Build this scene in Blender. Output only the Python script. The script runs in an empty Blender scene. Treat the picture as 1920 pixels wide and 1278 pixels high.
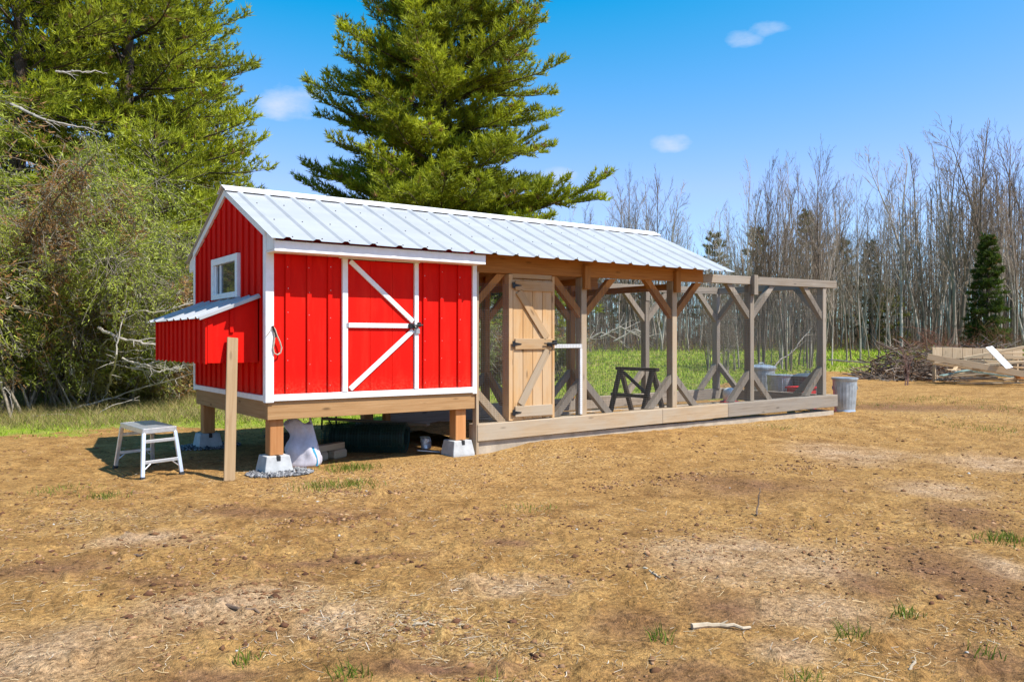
import bpy, math, random
import numpy as np
from mathutils import Vector, Matrix

random.seed(7)
rng = np.random.default_rng(7)
scene = bpy.context.scene
COL = scene.collection
R = math.radians

# ------------------------------------------------------------------ camera
CAM = np.array([-2.723, -7.987, 1.316])
YAW = R(35.461)
F_PX = 1537.9                       # focal length in pixels of the 1920 px photograph
FW = np.array([math.sin(YAW), math.cos(YAW), 0.0])
RT = np.array([math.cos(YAW), -math.sin(YAW), 0.0])
cam_d = bpy.data.cameras.new('camera')
cam = bpy.data.objects.new('camera', cam_d)
COL.objects.link(cam)
cam.location = CAM
cam.rotation_euler = (R(90), 0, -YAW)
cam_d.sensor_width = 36.0
cam_d.lens = 36.0 * F_PX / 1920.0
cam_d.clip_start = 0.05
cam_d.clip_end = 6000
scene.camera = cam

# ------------------------------------------------------------------ light
TO_SUN = Vector((0.58, -1.0, 1.68)).normalized()
SUN_EL = math.asin(TO_SUN.z)
SUN_ROT = math.atan2(TO_SUN.x, TO_SUN.y)
sun_d = bpy.data.lights.new('sun', 'SUN')
sun_d.energy = 5.0
sun_d.angle = R(0.5)
sun_d.color = (1.0, 0.955, 0.88)
sun = bpy.data.objects.new('sun', sun_d)
COL.objects.link(sun)
sun.location = (6, -12, 20)
sun.rotation_euler = TO_SUN.to_track_quat('Z', 'Y').to_euler()

vs = scene.view_settings
vs.view_transform = 'Standard'
vs.look = 'None'
vs.exposure = 0.62
vs.gamma = 1.0
vs.use_curve_mapping = False

def unproj(px, py, z):
    d = FW + RT * (px - 960) / F_PX - np.array([0, 0, 1.0]) * (py - 639) / F_PX
    t = (z - CAM[2]) / d[2]
    return CAM + d * t

def at(px, d):
    p = CAM + FW * d + RT * ((px - 960) / F_PX * d)
    return float(p[0]), float(p[1])

def zpix(py, d):
    return 1.316 - (py - 639) * d / F_PX

def new_world():
    w = bpy.data.worlds.new('World')
    scene.world = w
    w.use_nodes = True
    nt = w.node_tree
    N, L = nt.nodes, nt.links
    N.clear()
    out = N.new('ShaderNodeOutputWorld')
    bg = N.new('ShaderNodeBackground')
    bg.inputs['Strength'].default_value = 0.076
    L.new(bg.outputs[0], out.inputs[0])
    sky = N.new('ShaderNodeTexSky')
    sky.sky_type = 'NISHITA'
    sky.sun_disc = False
    sky.sun_elevation = SUN_EL
    sky.sun_rotation = SUN_ROT
    sky.altitude = 200
    sky.air_density = 1.0
    sky.dust_density = 0.6
    sky.ozone_density = 3.0
    # deeper azure, the way the photograph's camera rendered this sky
    sp = N.new('ShaderNodeSeparateColor'); L.new(sky.outputs[0], sp.inputs[0])
    def mm(op, a, b_):
        n = N.new('ShaderNodeMath'); n.operation = op
        for i, v in enumerate((a, b_)):
            if isinstance(v, (int, float)): n.inputs[i].default_value = v
            else: L.new(v, n.inputs[i])
        return n.outputs[0]
    g_ = mm('MULTIPLY', sp.outputs[1], 1.58)
    r_ = mm('MINIMUM', mm('MAXIMUM', mm('MULTIPLY', mm('SUBTRACT', sp.outputs[0], 1.22), 3.3), .02), mm('MULTIPLY', g_, .62))
    hs = N.new('ShaderNodeCombineColor')
    L.new(r_, hs.inputs[0]); L.new(g_, hs.inputs[1]); L.new(mm('MULTIPLY', sp.outputs[2], 1.95), hs.inputs[2])
    # small fair-weather clouds, fixed in the sky
    tc = N.new('ShaderNodeTexCoord')
    nz = N.new('ShaderNodeTexNoise')
    nz.inputs['Scale'].default_value = 9.5
    nz.inputs['Detail'].default_value = 7.0
    nz.inputs['Roughness'].default_value = 0.62
    mp = N.new('ShaderNodeMapping')
    mp.inputs['Scale'].default_value = (1, 1, 2.2)
    L.new(tc.outputs['Generated'], mp.inputs['Vector'])
    L.new(mp.outputs[0], nz.inputs['Vector'])
    def m(op, a, b=None, clamp=False):
        n = N.new('ShaderNodeMath'); n.operation = op; n.use_clamp = clamp
        for i, v in enumerate((a, b)):
            if v is None: continue
            if isinstance(v, (int, float)): n.inputs[i].default_value = v
            else: L.new(v, n.inputs[i])
        return n.outputs[0]
    def dot(vec):
        n = N.new('ShaderNodeVectorMath'); n.operation = 'DOT_PRODUCT'
        L.new(tc.outputs['Generated'], n.inputs[0])
        n.inputs[1].default_value = tuple(float(x) for x in vec)
        return n.outputs['Value']
    blobs = []
    for px, py, wx, wy, s in ((540, 190, 46, 26, 1.0), (1395, 72, 30, 14, .85), (1440, 54, 36, 12, .9), (1258, 268, 30, 15, 1.0),
                              (1042, 331, 28, 13, .6), (578, 180, 26, 12, .7)):
        d = FW + RT * (px - 960) / F_PX + np.array([0, 0, 1.0]) * (639 - py) / F_PX
        l = np.linalg.norm(d)
        blobs.append((d / l, wx / F_PX / l, wy / F_PX / l, s))
    r2 = random.Random(3)
    for k in range(7):
        az = R(75 + 40 * k + r2.uniform(-12, 12)); el = R(r2.uniform(9, 30))
        c, s_ = math.cos(az + YAW), math.sin(az + YAW)
        blobs.append((np.array([s_ * math.cos(el), c * math.cos(el), math.sin(el)]), r2.uniform(.03, .06), r2.uniform(.013, .02), .9))
    total = None
    for d, wx, wy, s in blobs:
        rt = np.cross(d, (0, 0, 1.0)); rt /= np.linalg.norm(rt)
        up = np.cross(rt, d)
        u = m('DIVIDE', dot(rt), wx); v = m('DIVIDE', dot(up), wy)
        rr = m('ADD', m('MULTIPLY', u, u), m('MULTIPLY', v, v))
        q = m('SUBTRACT', 1.0, m('MULTIPLY', rr, 0.45))
        q = m('ADD', q, m('MULTIPLY', m('SUBTRACT', nz.outputs['Fac'], 0.56), 3.4))
        q = m('MULTIPLY', q, 0.62, True)
        q = m('MULTIPLY', q, m('GREATER_THAN', dot(d), 0.5))
        q = m('MULTIPLY', q, s)
        total = q if total is None else m('MAXIMUM', total, q)
    mix = N.new('ShaderNodeMix'); mix.data_type = 'RGBA'
    L.new(m('MULTIPLY', total, 0.85), mix.inputs['Factor'])
    L.new(hs.outputs[0], mix.inputs[6])
    mix.inputs[7].default_value = (8.2, 8.2, 9.0, 1)
    L.new(mix.outputs[2], bg.inputs['Color'])
new_world()

# ------------------------------------------------------------------ material helpers
def nodes_of(name):
    mt = bpy.data.materials.new(name)
    mt.use_nodes = True
    nt = mt.node_tree
    b = nt.nodes['Principled BSDF']
    return mt, nt.nodes, nt.links, b

def ramp(N, L, fac, stops):
    r = N.new('ShaderNodeValToRGB')
    els = r.color_ramp.elements
    while len(els) < len(stops): els.new(0.5)
    for e, (p, c) in zip(els, stops):
        e.position = p; e.color = (*c, 1)
    L.new(fac, r.inputs[0])
    return r.outputs[0]

def noise(N, L, vec, scale, detail=4, rough=.55, dist=0.0):
    n = N.new('ShaderNodeTexNoise')
    n.inputs['Scale'].default_value = scale
    n.inputs['Detail'].default_value = detail
    n.inputs['Roughness'].default_value = rough
    n.inputs['Distortion'].default_value = dist
    if vec is not None: L.new(vec, n.inputs['Vector'])
    return n.outputs['Fac']

def mapping(N, L, vec, scale):
    mp = N.new('ShaderNodeMapping')
    mp.inputs['Scale'].default_value = scale
    L.new(vec, mp.inputs['Vector'])
    return mp.outputs[0]

def mixc(N, L, fac, a, b, mode='MIX'):
    n = N.new('ShaderNodeMix'); n.data_type = 'RGBA'; n.blend_type = mode
    for i, v in ((0, fac), (6, a), (7, b)):
        if isinstance(v, (int, float)): n.inputs[i].default_value = v
        elif isinstance(v, tuple): n.inputs[i].default_value = (*v, 1)
        else: L.new(v, n.inputs[i])
    return n.outputs[2]

def mathn(N, L, op, a, b=None, clamp=False):
    n = N.new('ShaderNodeMath'); n.operation = op; n.use_clamp = clamp
    for i, v in enumerate((a, b)):
        if v is None: continue
        if isinstance(v, (int, float)): n.inputs[i].default_value = v
        else: L.new(v, n.inputs[i])
    return n.outputs[0]

def bump(N, L, b, h, strength=.3, dist=.01):
    n = N.new('ShaderNodeBump')
    n.inputs['Strength'].default_value = strength
    n.inputs['Distance'].default_value = dist
    L.new(h, n.inputs['Height'])
    L.new(n.outputs[0], b.inputs['Normal'])

def pos(N): return N.new('ShaderNodeNewGeometry').outputs['Position']
def attr(N, name):
    a = N.new('ShaderNodeAttribute'); a.attribute_name = name
    return a

def plain(name, c, rough=.6, metal=0.0, var=.15, scale=12, bmp=.15, spec=.5):
    mt, N, L, b = nodes_of(name)
    p = N.new('ShaderNodeTexCoord').outputs['Object']
    n = noise(N, L, p, scale, 6, .6)
    lo = tuple(max(0, v * (1 - var)) for v in c); hi = tuple(min(1, v * (1 + var)) for v in c)
    L.new(ramp(N, L, n, [(.3, lo), (.7, hi)]), b.inputs['Base Color'])
    b.inputs['Roughness'].default_value = rough
    b.inputs['Metallic'].default_value = metal
    b.inputs['Specular IOR Level'].default_value = spec
    if bmp: bump(N, L, b, noise(N, L, p, scale * 5, 5), bmp, .004)
    return mt

def wood(name, c1, c2, c3, knots=.5, grey=None, rough=.75):
    """boards: 'gc' holds board coordinates, x along the grain"""
    mt, N, L, b = nodes_of(name)
    g = attr(N, 'gc').outputs['Vector']
    oi = N.new('ShaderNodeObjectInfo').outputs['Random']
    grain = noise(N, L, mapping(N, L, g, (1.3, 26, 26)), 1.6, 5, .6, .6)
    fine = noise(N, L, mapping(N, L, g, (3, 120, 120)), 1.5, 3, .6)
    blot = noise(N, L, mapping(N, L, g, (1.2, 3, 3)), 1.4, 4, .6)
    col = ramp(N, L, grain, [(.25, c1), (.5, c2), (.75, c3)])
    col = mixc(N, L, mathn(N, L, 'MULTIPLY', fine, .35), col, tuple(v * .6 for v in c1))
    if grey is not None:
        col = mixc(N, L, mathn(N, L, 'MULTIPLY', ramp(N, L, blot, [(.4, (0, 0, 0)), (.62, (1, 1, 1))]), .75), col, grey)
    vo = N.new('ShaderNodeTexVoronoi')
    vo.inputs['Scale'].default_value = 1.0
    L.new(mapping(N, L, g, (2.6, 9, 9)), vo.inputs['Vector'])
    k = ramp(N, L, vo.outputs['Distance'], [(.07, (1, 1, 1)), (.16, (0, 0, 0))])
    col = mixc(N, L, mathn(N, L, 'MULTIPLY', k, knots), col, tuple(v * .28 for v in c1))
    val = mathn(N, L, 'ADD', mathn(N, L, 'MULTIPLY', oi, .34), .83)
    hs = N.new('ShaderNodeHueSaturation')
    L.new(val, hs.inputs['Value']); L.new(col, hs.inputs['Color'])
    L.new(hs.outputs[0], b.inputs['Base Color'])
    b.inputs['Roughness'].default_value = rough
    b.inputs['Specular IOR Level'].default_value = .3
    bump(N, L, b, mathn(N, L, 'ADD', grain, mathn(N, L, 'MULTIPLY', fine, .5)), .35, .004)
    return mt

def vcol(name, rough=.8, trans=0.0, spec=.2, vary=0.0):
    mt, N, L, b = nodes_of(name)
    a = attr(N, 'col').outputs['Color']
    if vary:
        n = noise(N, L, pos(N), 1.2, 3)
        a = mixc(N, L, mathn(N, L, 'MULTIPLY', n, vary), a, (.0, .0, .0))
    L.new(a, b.inputs['Base Color'])
    b.inputs['Roughness'].default_value = rough
    b.inputs['Specular IOR Level'].default_value = spec
    if trans:
        t = N.new('ShaderNodeBsdfTranslucent'); L.new(a, t.inputs['Color'])
        mx = N.new('ShaderNodeMixShader'); mx.inputs[0].default_value = trans
        L.new(b.outputs[0], mx.inputs[1]); L.new(t.outputs[0], mx.inputs[2])
        L.new(mx.outputs[0], N['Material Output'].inputs[0])
    return mt

def red_paint():
    mt, N, L, b = nodes_of('red_barn_paint')
    p = pos(N)
    big = noise(N, L, mapping(N, L, p, (2, 2, .7)), 2.2, 4)
    gr = noise(N, L, mapping(N, L, p, (3, 3, 40)), 2.0, 4, .6)
    col = ramp(N, L, big, [(.3, (.60, .0045, .0015)), (.7, (.74, .008, .002))])
    col = mixc(N, L, mathn(N, L, 'MULTIPLY', gr, .22), col, (.42, .004, .002))
    sc = noise(N, L, mapping(N, L, p, (9, 9, 3)), 3.0, 5, .7)
    col = mixc(N, L, ramp(N, L, sc, [(.735, (0, 0, 0)), (.80, (.55, .55, .55))]), col, (.72, .25, .20))
    fade = noise(N, L, mapping(N, L, p, (5, 5, .6)), 1.6, 5, .65)
    col = mixc(N, L, ramp(N, L, fade, [(.5, (0, 0, 0)), (.75, (.30, .30, .30))]), col, (.80, .045, .022))
    sx = N.new('ShaderNodeSeparateXYZ'); L.new(p, sx.inputs[0])
    low = mathn(N, L, 'SUBTRACT', 1.0, mathn(N, L, 'MULTIPLY', mathn(N, L, 'SUBTRACT', sx.outputs[2], .74), 3.6), True)
    spl = noise(N, L, p, 34, 5, .75)
    col = mixc(N, L, mathn(N, L, 'MULTIPLY', mathn(N, L, 'MULTIPLY', low, low), ramp(N, L, spl, [(.42, (0, 0, 0)), (.66, (.55, .55, .55))])), col, (.30, .13, .07))
    L.new(col, b.inputs['Base Color'])
    b.inputs['Roughness'].default_value = .7
    b.inputs['Specular IOR Level'].default_value = .12
    bump(N, L, b, gr, .25, .003)
    return mt

def white_paint():
    mt, N, L, b = nodes_of('white_painted_trim')
    p = pos(N)
    n = noise(N, L, mapping(N, L, p, (6, 6, 6)), 2.0, 6, .65)
    col = ramp(N, L, n, [(.3, (.74, .73, .71)), (.65, (.83, .83, .83))])
    d = noise(N, L, p, 26, 5, .7)
    col = mixc(N, L, ramp(N, L, d, [(.68, (0, 0, 0)), (.78, (.5, .5, .5))]), col, (.42, .36, .30))
    L.new(col, b.inputs['Base Color'])
    b.inputs['Roughness'].default_value = .55
    bump(N, L, b, d, .12, .003)
    return mt

def roof_metal():
    mt, N, L, b = nodes_of('white_steel_roofing')
    p = pos(N)
    n = noise(N, L, mapping(N, L, p, (.8, 3, 3)), 1.5, 5, .6)
    col = ramp(N, L, n, [(.3, (.345, .352, .36)), (.7, (.405, .41, .415))])
    s = noise(N, L, mapping(N, L, p, (22, 1.5, 1.5)), 1.3, 5, .7)
    col = mixc(N, L, ramp(N, L, s, [(.6, (0, 0, 0)), (.85, (.3, .3, .3))]), col, (.33, .32, .31))
    L.new(col, b.inputs['Base Color'])
    b.inputs['Roughness'].default_value = .42
    b.inputs['Specular IOR Level'].default_value = .45
    bump(N, L, b, n, .12, .02)
    return mt

MT = {}
MT['red'] = red_paint()
MT['white'] = white_paint()
MT['roof'] = roof_metal()
MT['beam'] = wood('yellow_pine_beam', (.33, .175, .065), (.43, .245, .105), (.50, .305, .145), .75)
MT['post'] = wood('orange_pine_post', (.42, .17, .05), (.52, .23, .08), (.58, .28, .11), .4)
MT['shade_timber'] = wood('shade_browned_timber', (.30, .115, .026), (.42, .175, .042), (.50, .225, .062), .5)  # same fresh timber; the warm brown of roof shade is put into its colour
MT['door'] = wood('pale_cedar_boards', (.42, .225, .085), (.52, .305, .13), (.58, .37, .18), .6, (.46, .33, .20))
MT['tan'] = wood('sun_bleached_timber', (.30, .205, .115), (.395, .285, .175), (.45, .345, .23), .5, (.35, .29, .215))
MT['stake'] = wood('raw_fir_board', (.29, .18, .085), (.36, .24, .125), (.42, .29, .165), .4)
MT['grey'] = wood('weathered_grey_timber', (.185, .14, .098), (.30, .245, .185), (.41, .345, .27), .6, (.26, .225, .185))
MT['darkwood'] = wood('dark_brown_timber', (.035, .022, .014), (.055, .036, .022), (.085, .056, .034), .3)
MT['lumber'] = wood('fresh_lumber', (.48, .33, .18), (.60, .44, .27), (.68, .53, .35), .5)
MT['concrete'] = plain('grey_concrete', (.42, .42, .41), .9, 0, .2, 9, .4)
MT['footing'] = plain('sandy_concrete', (.40, .33, .245), .92, 0, .22, 7, .5)
MT['alu'] = plain('brushed_aluminium', (.66, .67, .69), .38, .75, .1, 20, .1)
MT['galv'] = plain('galvanised_steel', (.44, .49, .53), .42, .55, .25, 9, .15)
MT['black'] = plain('black_iron', (.012, .012, .013), .5, .3, .3, 20, .1)
MT['steel'] = plain('zinc_hardware', (.45, .45, .45), .4, .8, .2, 30, .1)
MT['wire'] = plain('wire_mesh', (.13, .125, .115), .6, .5, .2, 3, 0)
MT['greenwire'] = plain('green_coated_wire', (.010, .045, .035), .5, .1, .2, 8, 0)
MT['plastic_white'] = plain('white_plastic', (.78, .78, .76), .35, 0, .06, 8, .05)
MT['plastic_red'] = plain('red_plastic', (.55, .012, .014), .4, 0, .1, 8, .05)
MT['plastic_grey'] = plain('dark_grey_plastic', (.085, .105, .12), .4, 0, .15, 8, .08)
MT['rubber'] = plain('black_rubber', (.014, .014, .015), .7, 0, .2, 10, .1)
MT['bag'] = plain('woven_white_bag', (.52, .50, .55), .6, 0, .1, 30, .3)
MT['bagblue'] = plain('blue_bag_print', (.015, .25, .40), .6, 0, .1, 20, .2)
MT['rope'] = plain('braided_rope', (.40, .35, .27), .9, 0, .3, 60, .3)
MT['greenboard'] = plain('pale_green_board', (.20, .29, .26), .7, 0, .2, 8, .1)
MT['foam'] = plain('silver_wrap', (.50, .50, .53), .35, .5, .25, 14, .4)
MT['deadwood'] = plain('grey_dead_branch', (.36, .32, .27), .9, 0, .35, 6, .4)
MT['bark'] = plain('dark_pine_bark', (.075, .055, .042), .95, 0, .35, 5, .6)
MT['paletwig'] = plain('pale_twig', (.40, .32, .22), .9, 0, .3, 14, .3)
MT['foliage'] = vcol('pine_needles', .65, .38, .3)
MT['straw'] = vcol('straw', .75, .1, .25)
MT['blades'] = vcol('grass_blades', .65, .4, .2)
MT['clods'] = vcol('soil_and_stones', .95, 0, .15)
MT['barebark'] = vcol('bare_tree_bark', .9, 0, .15)
mt, N, L, b = nodes_of('window_glass')
b.inputs['Base Color'].default_value = (.025, .03, .035, 1)
b.inputs['Roughness'].default_value = .04
b.inputs['Specular IOR Level'].default_value = .8
bump(N, L, b, noise(N, L, pos(N), 3, 2), .04, .02)
MT['glass'] = mt

# ------------------------------------------------------------------ mesh helpers
def np_mesh(name, V, F, mat, col=None, smooth=False, gc=None):
    V = np.asarray(V, np.float32); F = np.asarray(F, np.int32)
    k = F.shape[1]
    me = bpy.data.meshes.new(name)
    me.vertices.add(len(V)); me.vertices.foreach_set('co', V.ravel())
    me.loops.add(F.size); me.loops.foreach_set('vertex_index', F.ravel())
    me.polygons.add(len(F)); me.polygons.foreach_set('loop_start', np.arange(0, F.size, k, dtype=np.int32))
    me.update(calc_edges=True)
    if smooth: me.polygons.foreach_set('use_smooth', np.ones(len(F), bool))
    if col is not None:
        a = me.attributes.new('col', 'FLOAT_COLOR', 'POINT')
        c = np.ones((len(V), 4), np.float32); c[:, :3] = col
        a.data.foreach_set('color', c.ravel())
    me.materials.append(MT[mat] if isinstance(mat, str) else mat)
    return me

def link(name, me, parent=None):
    o = bpy.data.objects.new(name, me)
    COL.objects.link(o)
    if parent is not None:
        o.parent = parent
        o.matrix_parent_inverse = Matrix.Translation(-world_loc(parent))
    return o

def world_loc(o):
    v = Vector((0, 0, 0))
    if o.parent is None: return Vector(o.location)
    return v                       # parts are modelled in world coordinates

def tag(o, label=None, cat=None, group=None, kind=None):
    if label: o['label'] = label
    if cat: o['category'] = cat
    if group: o['group'] = group
    if kind: o['kind'] = kind
    return o

def thing(name, label, cat, loc=(0, 0, 0), group=None):
    o = bpy.data.objects.new(name, None)
    o.empty_display_size = .2
    COL.objects.link(o); o.location = loc
    return tag(o, label, cat, group)

_ch = [(-1, -1, -1), (1, -1, -1), (1, 1, -1), (-1, 1, -1), (-1, -1, 1), (1, -1, 1), (1, 1, 1), (-1, 1, 1)]
class MB:
    """collects shapes; build() links them as one mesh object"""
    def __init__(s): s.v = []; s.f = []; s.g = []
    def add(s, V, F, G=None):
        o = len(s.v)
        s.v += [tuple(map(float, p)) for p in V]
        s.f += [tuple(i + o for i in f) for f in F]
        s.g += [tuple(map(float, p)) for p in (V if G is None else G)]
        return s
    def obox(s, c, e, half, ch=.003):
        c = np.array(c, float); E_ = np.array(e, float); h = np.array(half, float)
        ch = min(ch, .45 * h.min())
        loc = []; idx = {}
        for i, sg in enumerate(_ch):
            sg = np.array(sg, float)
            for a in range(3):
                q = h * sg
                for bb in range(3):
                    if bb != a: q[bb] -= sg[bb] * ch
                idx[(i, a)] = len(loc); loc.append(q)
        fs = []
        quads = {0: ((0, 3, 7, 4), (1, 5, 6, 2)), 1: ((0, 4, 5, 1), (3, 2, 6, 7)), 2: ((0, 1, 2, 3), (4, 7, 6, 5))}
        for a, (q1, q2) in quads.items():
            for q in (q1, q2): fs.append(tuple(idx[(i, a)] for i in q)[::1])
        for a in range(3):
            b1, b2 = [(1, 2), (2, 0), (0, 1)][a]
            for i, sg in enumerate(_ch):
                if sg[a] < 0:
                    j = _ch.index(tuple(1 if k == a else sg[k] for k in range(3)))
                    fs.append((idx[(i, b1)], idx[(j, b1)], idx[(j, b2)], idx[(i, b2)]))
        for i in range(8): fs.append((idx[(i, 0)], idx[(i, 1)], idx[(i, 2)]))
        loc = np.array(loc)
        off = np.array([random.uniform(-50, 50), random.uniform(-50, 50), random.uniform(-50, 50)])
        order = np.argsort(-h)               # longest axis first
        return s.add(c + loc @ E_, fs, loc[:, order] + off)
    def box(s, x0, x1, y0, y1, z0, z1, ch=.003):
        return s.obox(((x0 + x1) / 2, (y0 + y1) / 2, (z0 + z1) / 2), np.eye(3), (abs(x1 - x0) / 2, abs(y1 - y0) / 2, abs(z1 - z0) / 2), ch)
    def beam(s, p0, p1, w, h, up=(0, 0, 1), ch=.004):
        p0 = np.array(p0, float); p1 = np.array(p1, float)
        d = p1 - p0; l = np.linalg.norm(d); d /= l
        u = np.array(up, float); sd = np.cross(d, u); sd /= np.linalg.norm(sd); u = np.cross(sd, d)
        return s.obox((p0 + p1) / 2, (d, sd, u), (l / 2, w / 2, h / 2), ch)
    def prism(s, poly, vec):
        P = np.array(poly, float); n = len(P); vec = np.array(vec, float)
        V = np.vstack([P, P + vec])
        F = [tuple(range(n))[::-1], tuple(range(n, 2 * n))] + [(i, (i + 1) % n, n + (i + 1) % n, n + i) for i in range(n)]
        off = random.uniform(-50, 50)
        return s.add(V, F, V[:, [2, 1, 0]] + off)
    def tube(s, pts, rad, n=6, caps=True):
        P = np.array(pts, float); m = len(P)
        rad = np.full(m, rad) if np.isscalar(rad) else np.array(rad, float)
        T = np.gradient(P, axis=0); T /= np.linalg.norm(T, axis=1)[:, None] + 1e-9
        ref = np.array([0, 0, 1.0]) if abs(T[0][2]) < .9 else np.array([1.0, 0, 0])
        V = []; u = np.cross(T[0], ref); u /= np.linalg.norm(u)
        for i in range(m):
            u = u - T[i] * (u @ T[i]); u /= np.linalg.norm(u) + 1e-9
            w = np.cross(T[i], u)
            for k in range(n):
                a = 2 * math.pi * k / n
                V.append(P[i] + rad[i] * (math.cos(a) * u + math.sin(a) * w))
        F = [(i * n + k, i * n + (k + 1) % n, (i + 1) * n + (k + 1) % n, (i + 1) * n + k) for i in range(m - 1) for k in range(n)]
        if caps: F += [tuple(range(n))[::-1], tuple(range((m - 1) * n, m * n))]
        return s.add(V, F)
    def lathe(s, c, prof, n=24, axis=(0, 0, 1), wob=None):
        c = np.array(c, float); ax = np.array(axis, float); ax /= np.linalg.norm(ax)
        ref = np.array([1.0, 0, 0]) if abs(ax[0]) < .9 else np.array([0, 1.0, 0])
        u = np.cross(ax, ref); u /= np.linalg.norm(u); w = np.cross(ax, u)
        V = []
        for r, z in prof:
            for k in range(n):
                a = 2 * math.pi * k / n
                rr = r * (wob(a, z) if wob else 1)
                V.append(c + ax * z + rr * (math.cos(a) * u + math.sin(a) * w))
        m = len(prof)
        F = [(i * n + k, i * n + (k + 1) % n, (i + 1) * n + (k + 1) % n, (i + 1) * n + k) for i in range(m - 1) for k in range(n)]
        if prof[0][0] > 1e-4: F.append(tuple(range(n))[::-1])
        if prof[-1][0] > 1e-4: F.append(tuple(range((m - 1) * n, m * n)))
        return s.add(V, F)
    def build(s, name, mat, parent=None, smooth=False, label=None, cat=None, group=None, kind=None):
        V = np.array(s.v)
        loc = Vector((0, 0, 0))
        if parent is None:
            loc = Vector(((V[:, 0].min() + V[:, 0].max()) / 2, (V[:, 1].min() + V[:, 1].max()) / 2, V[:, 2].min()))
            V = V - np.array(loc)
        me = bpy.data.meshes.new(name)
        me.from_pydata(V.tolist(), [], s.f)
        a = me.attributes.new('gc', 'FLOAT_VECTOR', 'POINT')
        a.data.foreach_set('vector', np.array(s.g, np.float32).ravel())
        if smooth: me.shade_smooth()
        me.materials.append(MT[mat])
        me.update()
        o = link(name, me, parent)
        if parent is None: o.location = loc
        return tag(o, label, cat, group, kind)

def seg_arrays(P0, P1, R0, R1, n=4):
    """tubes for many straight segments at once -> V, F (quads)"""
    P0 = np.asarray(P0, float); P1 = np.asarray(P1, float); R0 = np.asarray(R0, float); R1 = np.asarray(R1, float)
    D = P1 - P0; D /= np.linalg.norm(D, axis=1)[:, None] + 1e-9
    ref = np.where(np.abs(D[:, 2:3]) < .9, np.array([[0, 0, 1.0]]), np.array([[1.0, 0, 0]]))
    U = np.cross(D, ref); U /= np.linalg.norm(U, axis=1)[:, None] + 1e-9
    W = np.cross(D, U)
    a = np.arange(n) * 2 * math.pi / n
    ring = np.cos(a)[None, :, None] * U[:, None, :] + np.sin(a)[None, :, None] * W[:, None, :]
    V = np.concatenate([P0[:, None] + ring * R0[:, None, None], P1[:, None] + ring * R1[:, None, None]], 1)   # m,2n,3
    m = len(P0)
    k = np.arange(n); f = np.stack([k, (k + 1) % n, n + (k + 1) % n, n + k], 1)
    F = (np.arange(m)[:, None, None] * 2 * n + f[None]).reshape(-1, 4)
    return V.reshape(-1, 3), F

def vnoise(x, y, seed=0):
    x = np.asarray(x, float); y = np.asarray(y, float)
    xi = np.floor(x); yi = np.floor(y); fx = x - xi; fy = y - yi
    fx = fx * fx * (3 - 2 * fx); fy = fy * fy * (3 - 2 * fy)
    def h(a, b):
        q = np.sin(a * 127.1 + b * 311.7 + seed * 74.7) * 43758.5453
        return q - np.floor(q)
    return (h(xi, yi) * (1 - fx) + h(xi + 1, yi) * fx) * (1 - fy) + (h(xi, yi + 1) * (1 - fx) + h(xi + 1, yi + 1) * fx) * fy

def fbm(x, y, oct=4, seed=0):
    s = 0; a = .5; t = 0
    for i in range(oct):
        s = s + a * vnoise(x * 2 ** i, y * 2 ** i, seed + i); t += a; a *= .5
    return s / t

def sstep(t):
    t = np.clip(t, 0, 1); return t * t * (3 - 2 * t)

def gz(x, y):
    """smooth height of the ground"""
    x = np.asarray(x, float); y = np.asarray(y, float)
    d = (x - CAM[0]) * FW[0] + (y - CAM[1]) * FW[1]
    z = .095 * sstep((x - 2.5) / 1.0) * sstep((y + 2.4) / 2.2) * (1 - sstep((x - 16) / 10))
    t = np.maximum(0, d - 20)
    z = z + .028 * np.minimum(t * t / (t + 8), 60)
    z = z + .02 * (fbm(x * .35, y * .35, 2, 5) - .5) * sstep((np.hypot(x - .8, y - 1) - 2.5) / 3)
    return z
def gzf(x, y): return float(gz(x, y))

def blob(px, py, rx, ry):
    c = unproj(px, py, .03)
    d = (c - CAM) @ FW
    return c, rx * d / F_PX, ry * d * d / (1.29 * F_PX)
def blobs_mask(x, y, lst, seed):
    out = np.zeros_like(x)
    wx = (fbm(x * 1.3, y * 1.3, 4, seed) - .5) * 1.3; wy = (fbm(x * 1.3 + 9, y * 1.3 + 4, 4, seed) - .5) * 1.3
    for px, py, rx, ry in lst:
        c, a, b_ = blob(px, py, rx, ry)
        dx = x - c[0] + wx * min(1, a); dy = y - c[1] + wy * min(1, a)
        u = (dx * RT[0] + dy * RT[1]) / a; v = (dx * FW[0] + dy * FW[1]) / b_
        out = np.maximum(out, 1 - sstep((np.hypot(u, v) - .25) / 1.15))
    return out
PALE = [(1430, 1040, 200, 55), (1560, 1130, 130, 40), (1740, 910, 110, 16), (1880, 1050, 50, 40), (130, 1200, 190, 70), (430, 1120, 160, 45),
        (640, 1150, 120, 40), (1500, 1210, 80, 26), (1600, 850, 120, 18), (950, 1090, 120, 24), (260, 1010, 120, 20), (1850, 860, 120, 20)]
DAMP = [(1790, 1060, 120, 75), (1880, 1230, 110, 60), (1620, 1080, 75, 32), (1330, 1120, 90, 32), (1170, 1150, 90, 36), (1420, 905, 170, 22),
        (90, 1060, 130, 26), (640, 1040, 190, 14), (1290, 1240, 170, 34), (1800, 960, 90, 24), (280, 1090, 110, 12), (960, 1010, 70, 10), (500, 950, 220, 16),
        (1700, 770, 200, 8), (380, 1250, 160, 26), (820, 1230, 200, 26)]
STRAW = [(800, 880, 210, 34), (1000, 850, 150, 26), (640, 900, 110, 26), (1760, 780, 150, 10), (470, 880, 70, 20), (1450, 800, 180, 14), (200, 960, 160, 30), (760, 1130, 260, 60), (900, 1200, 160, 40)]

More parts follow.
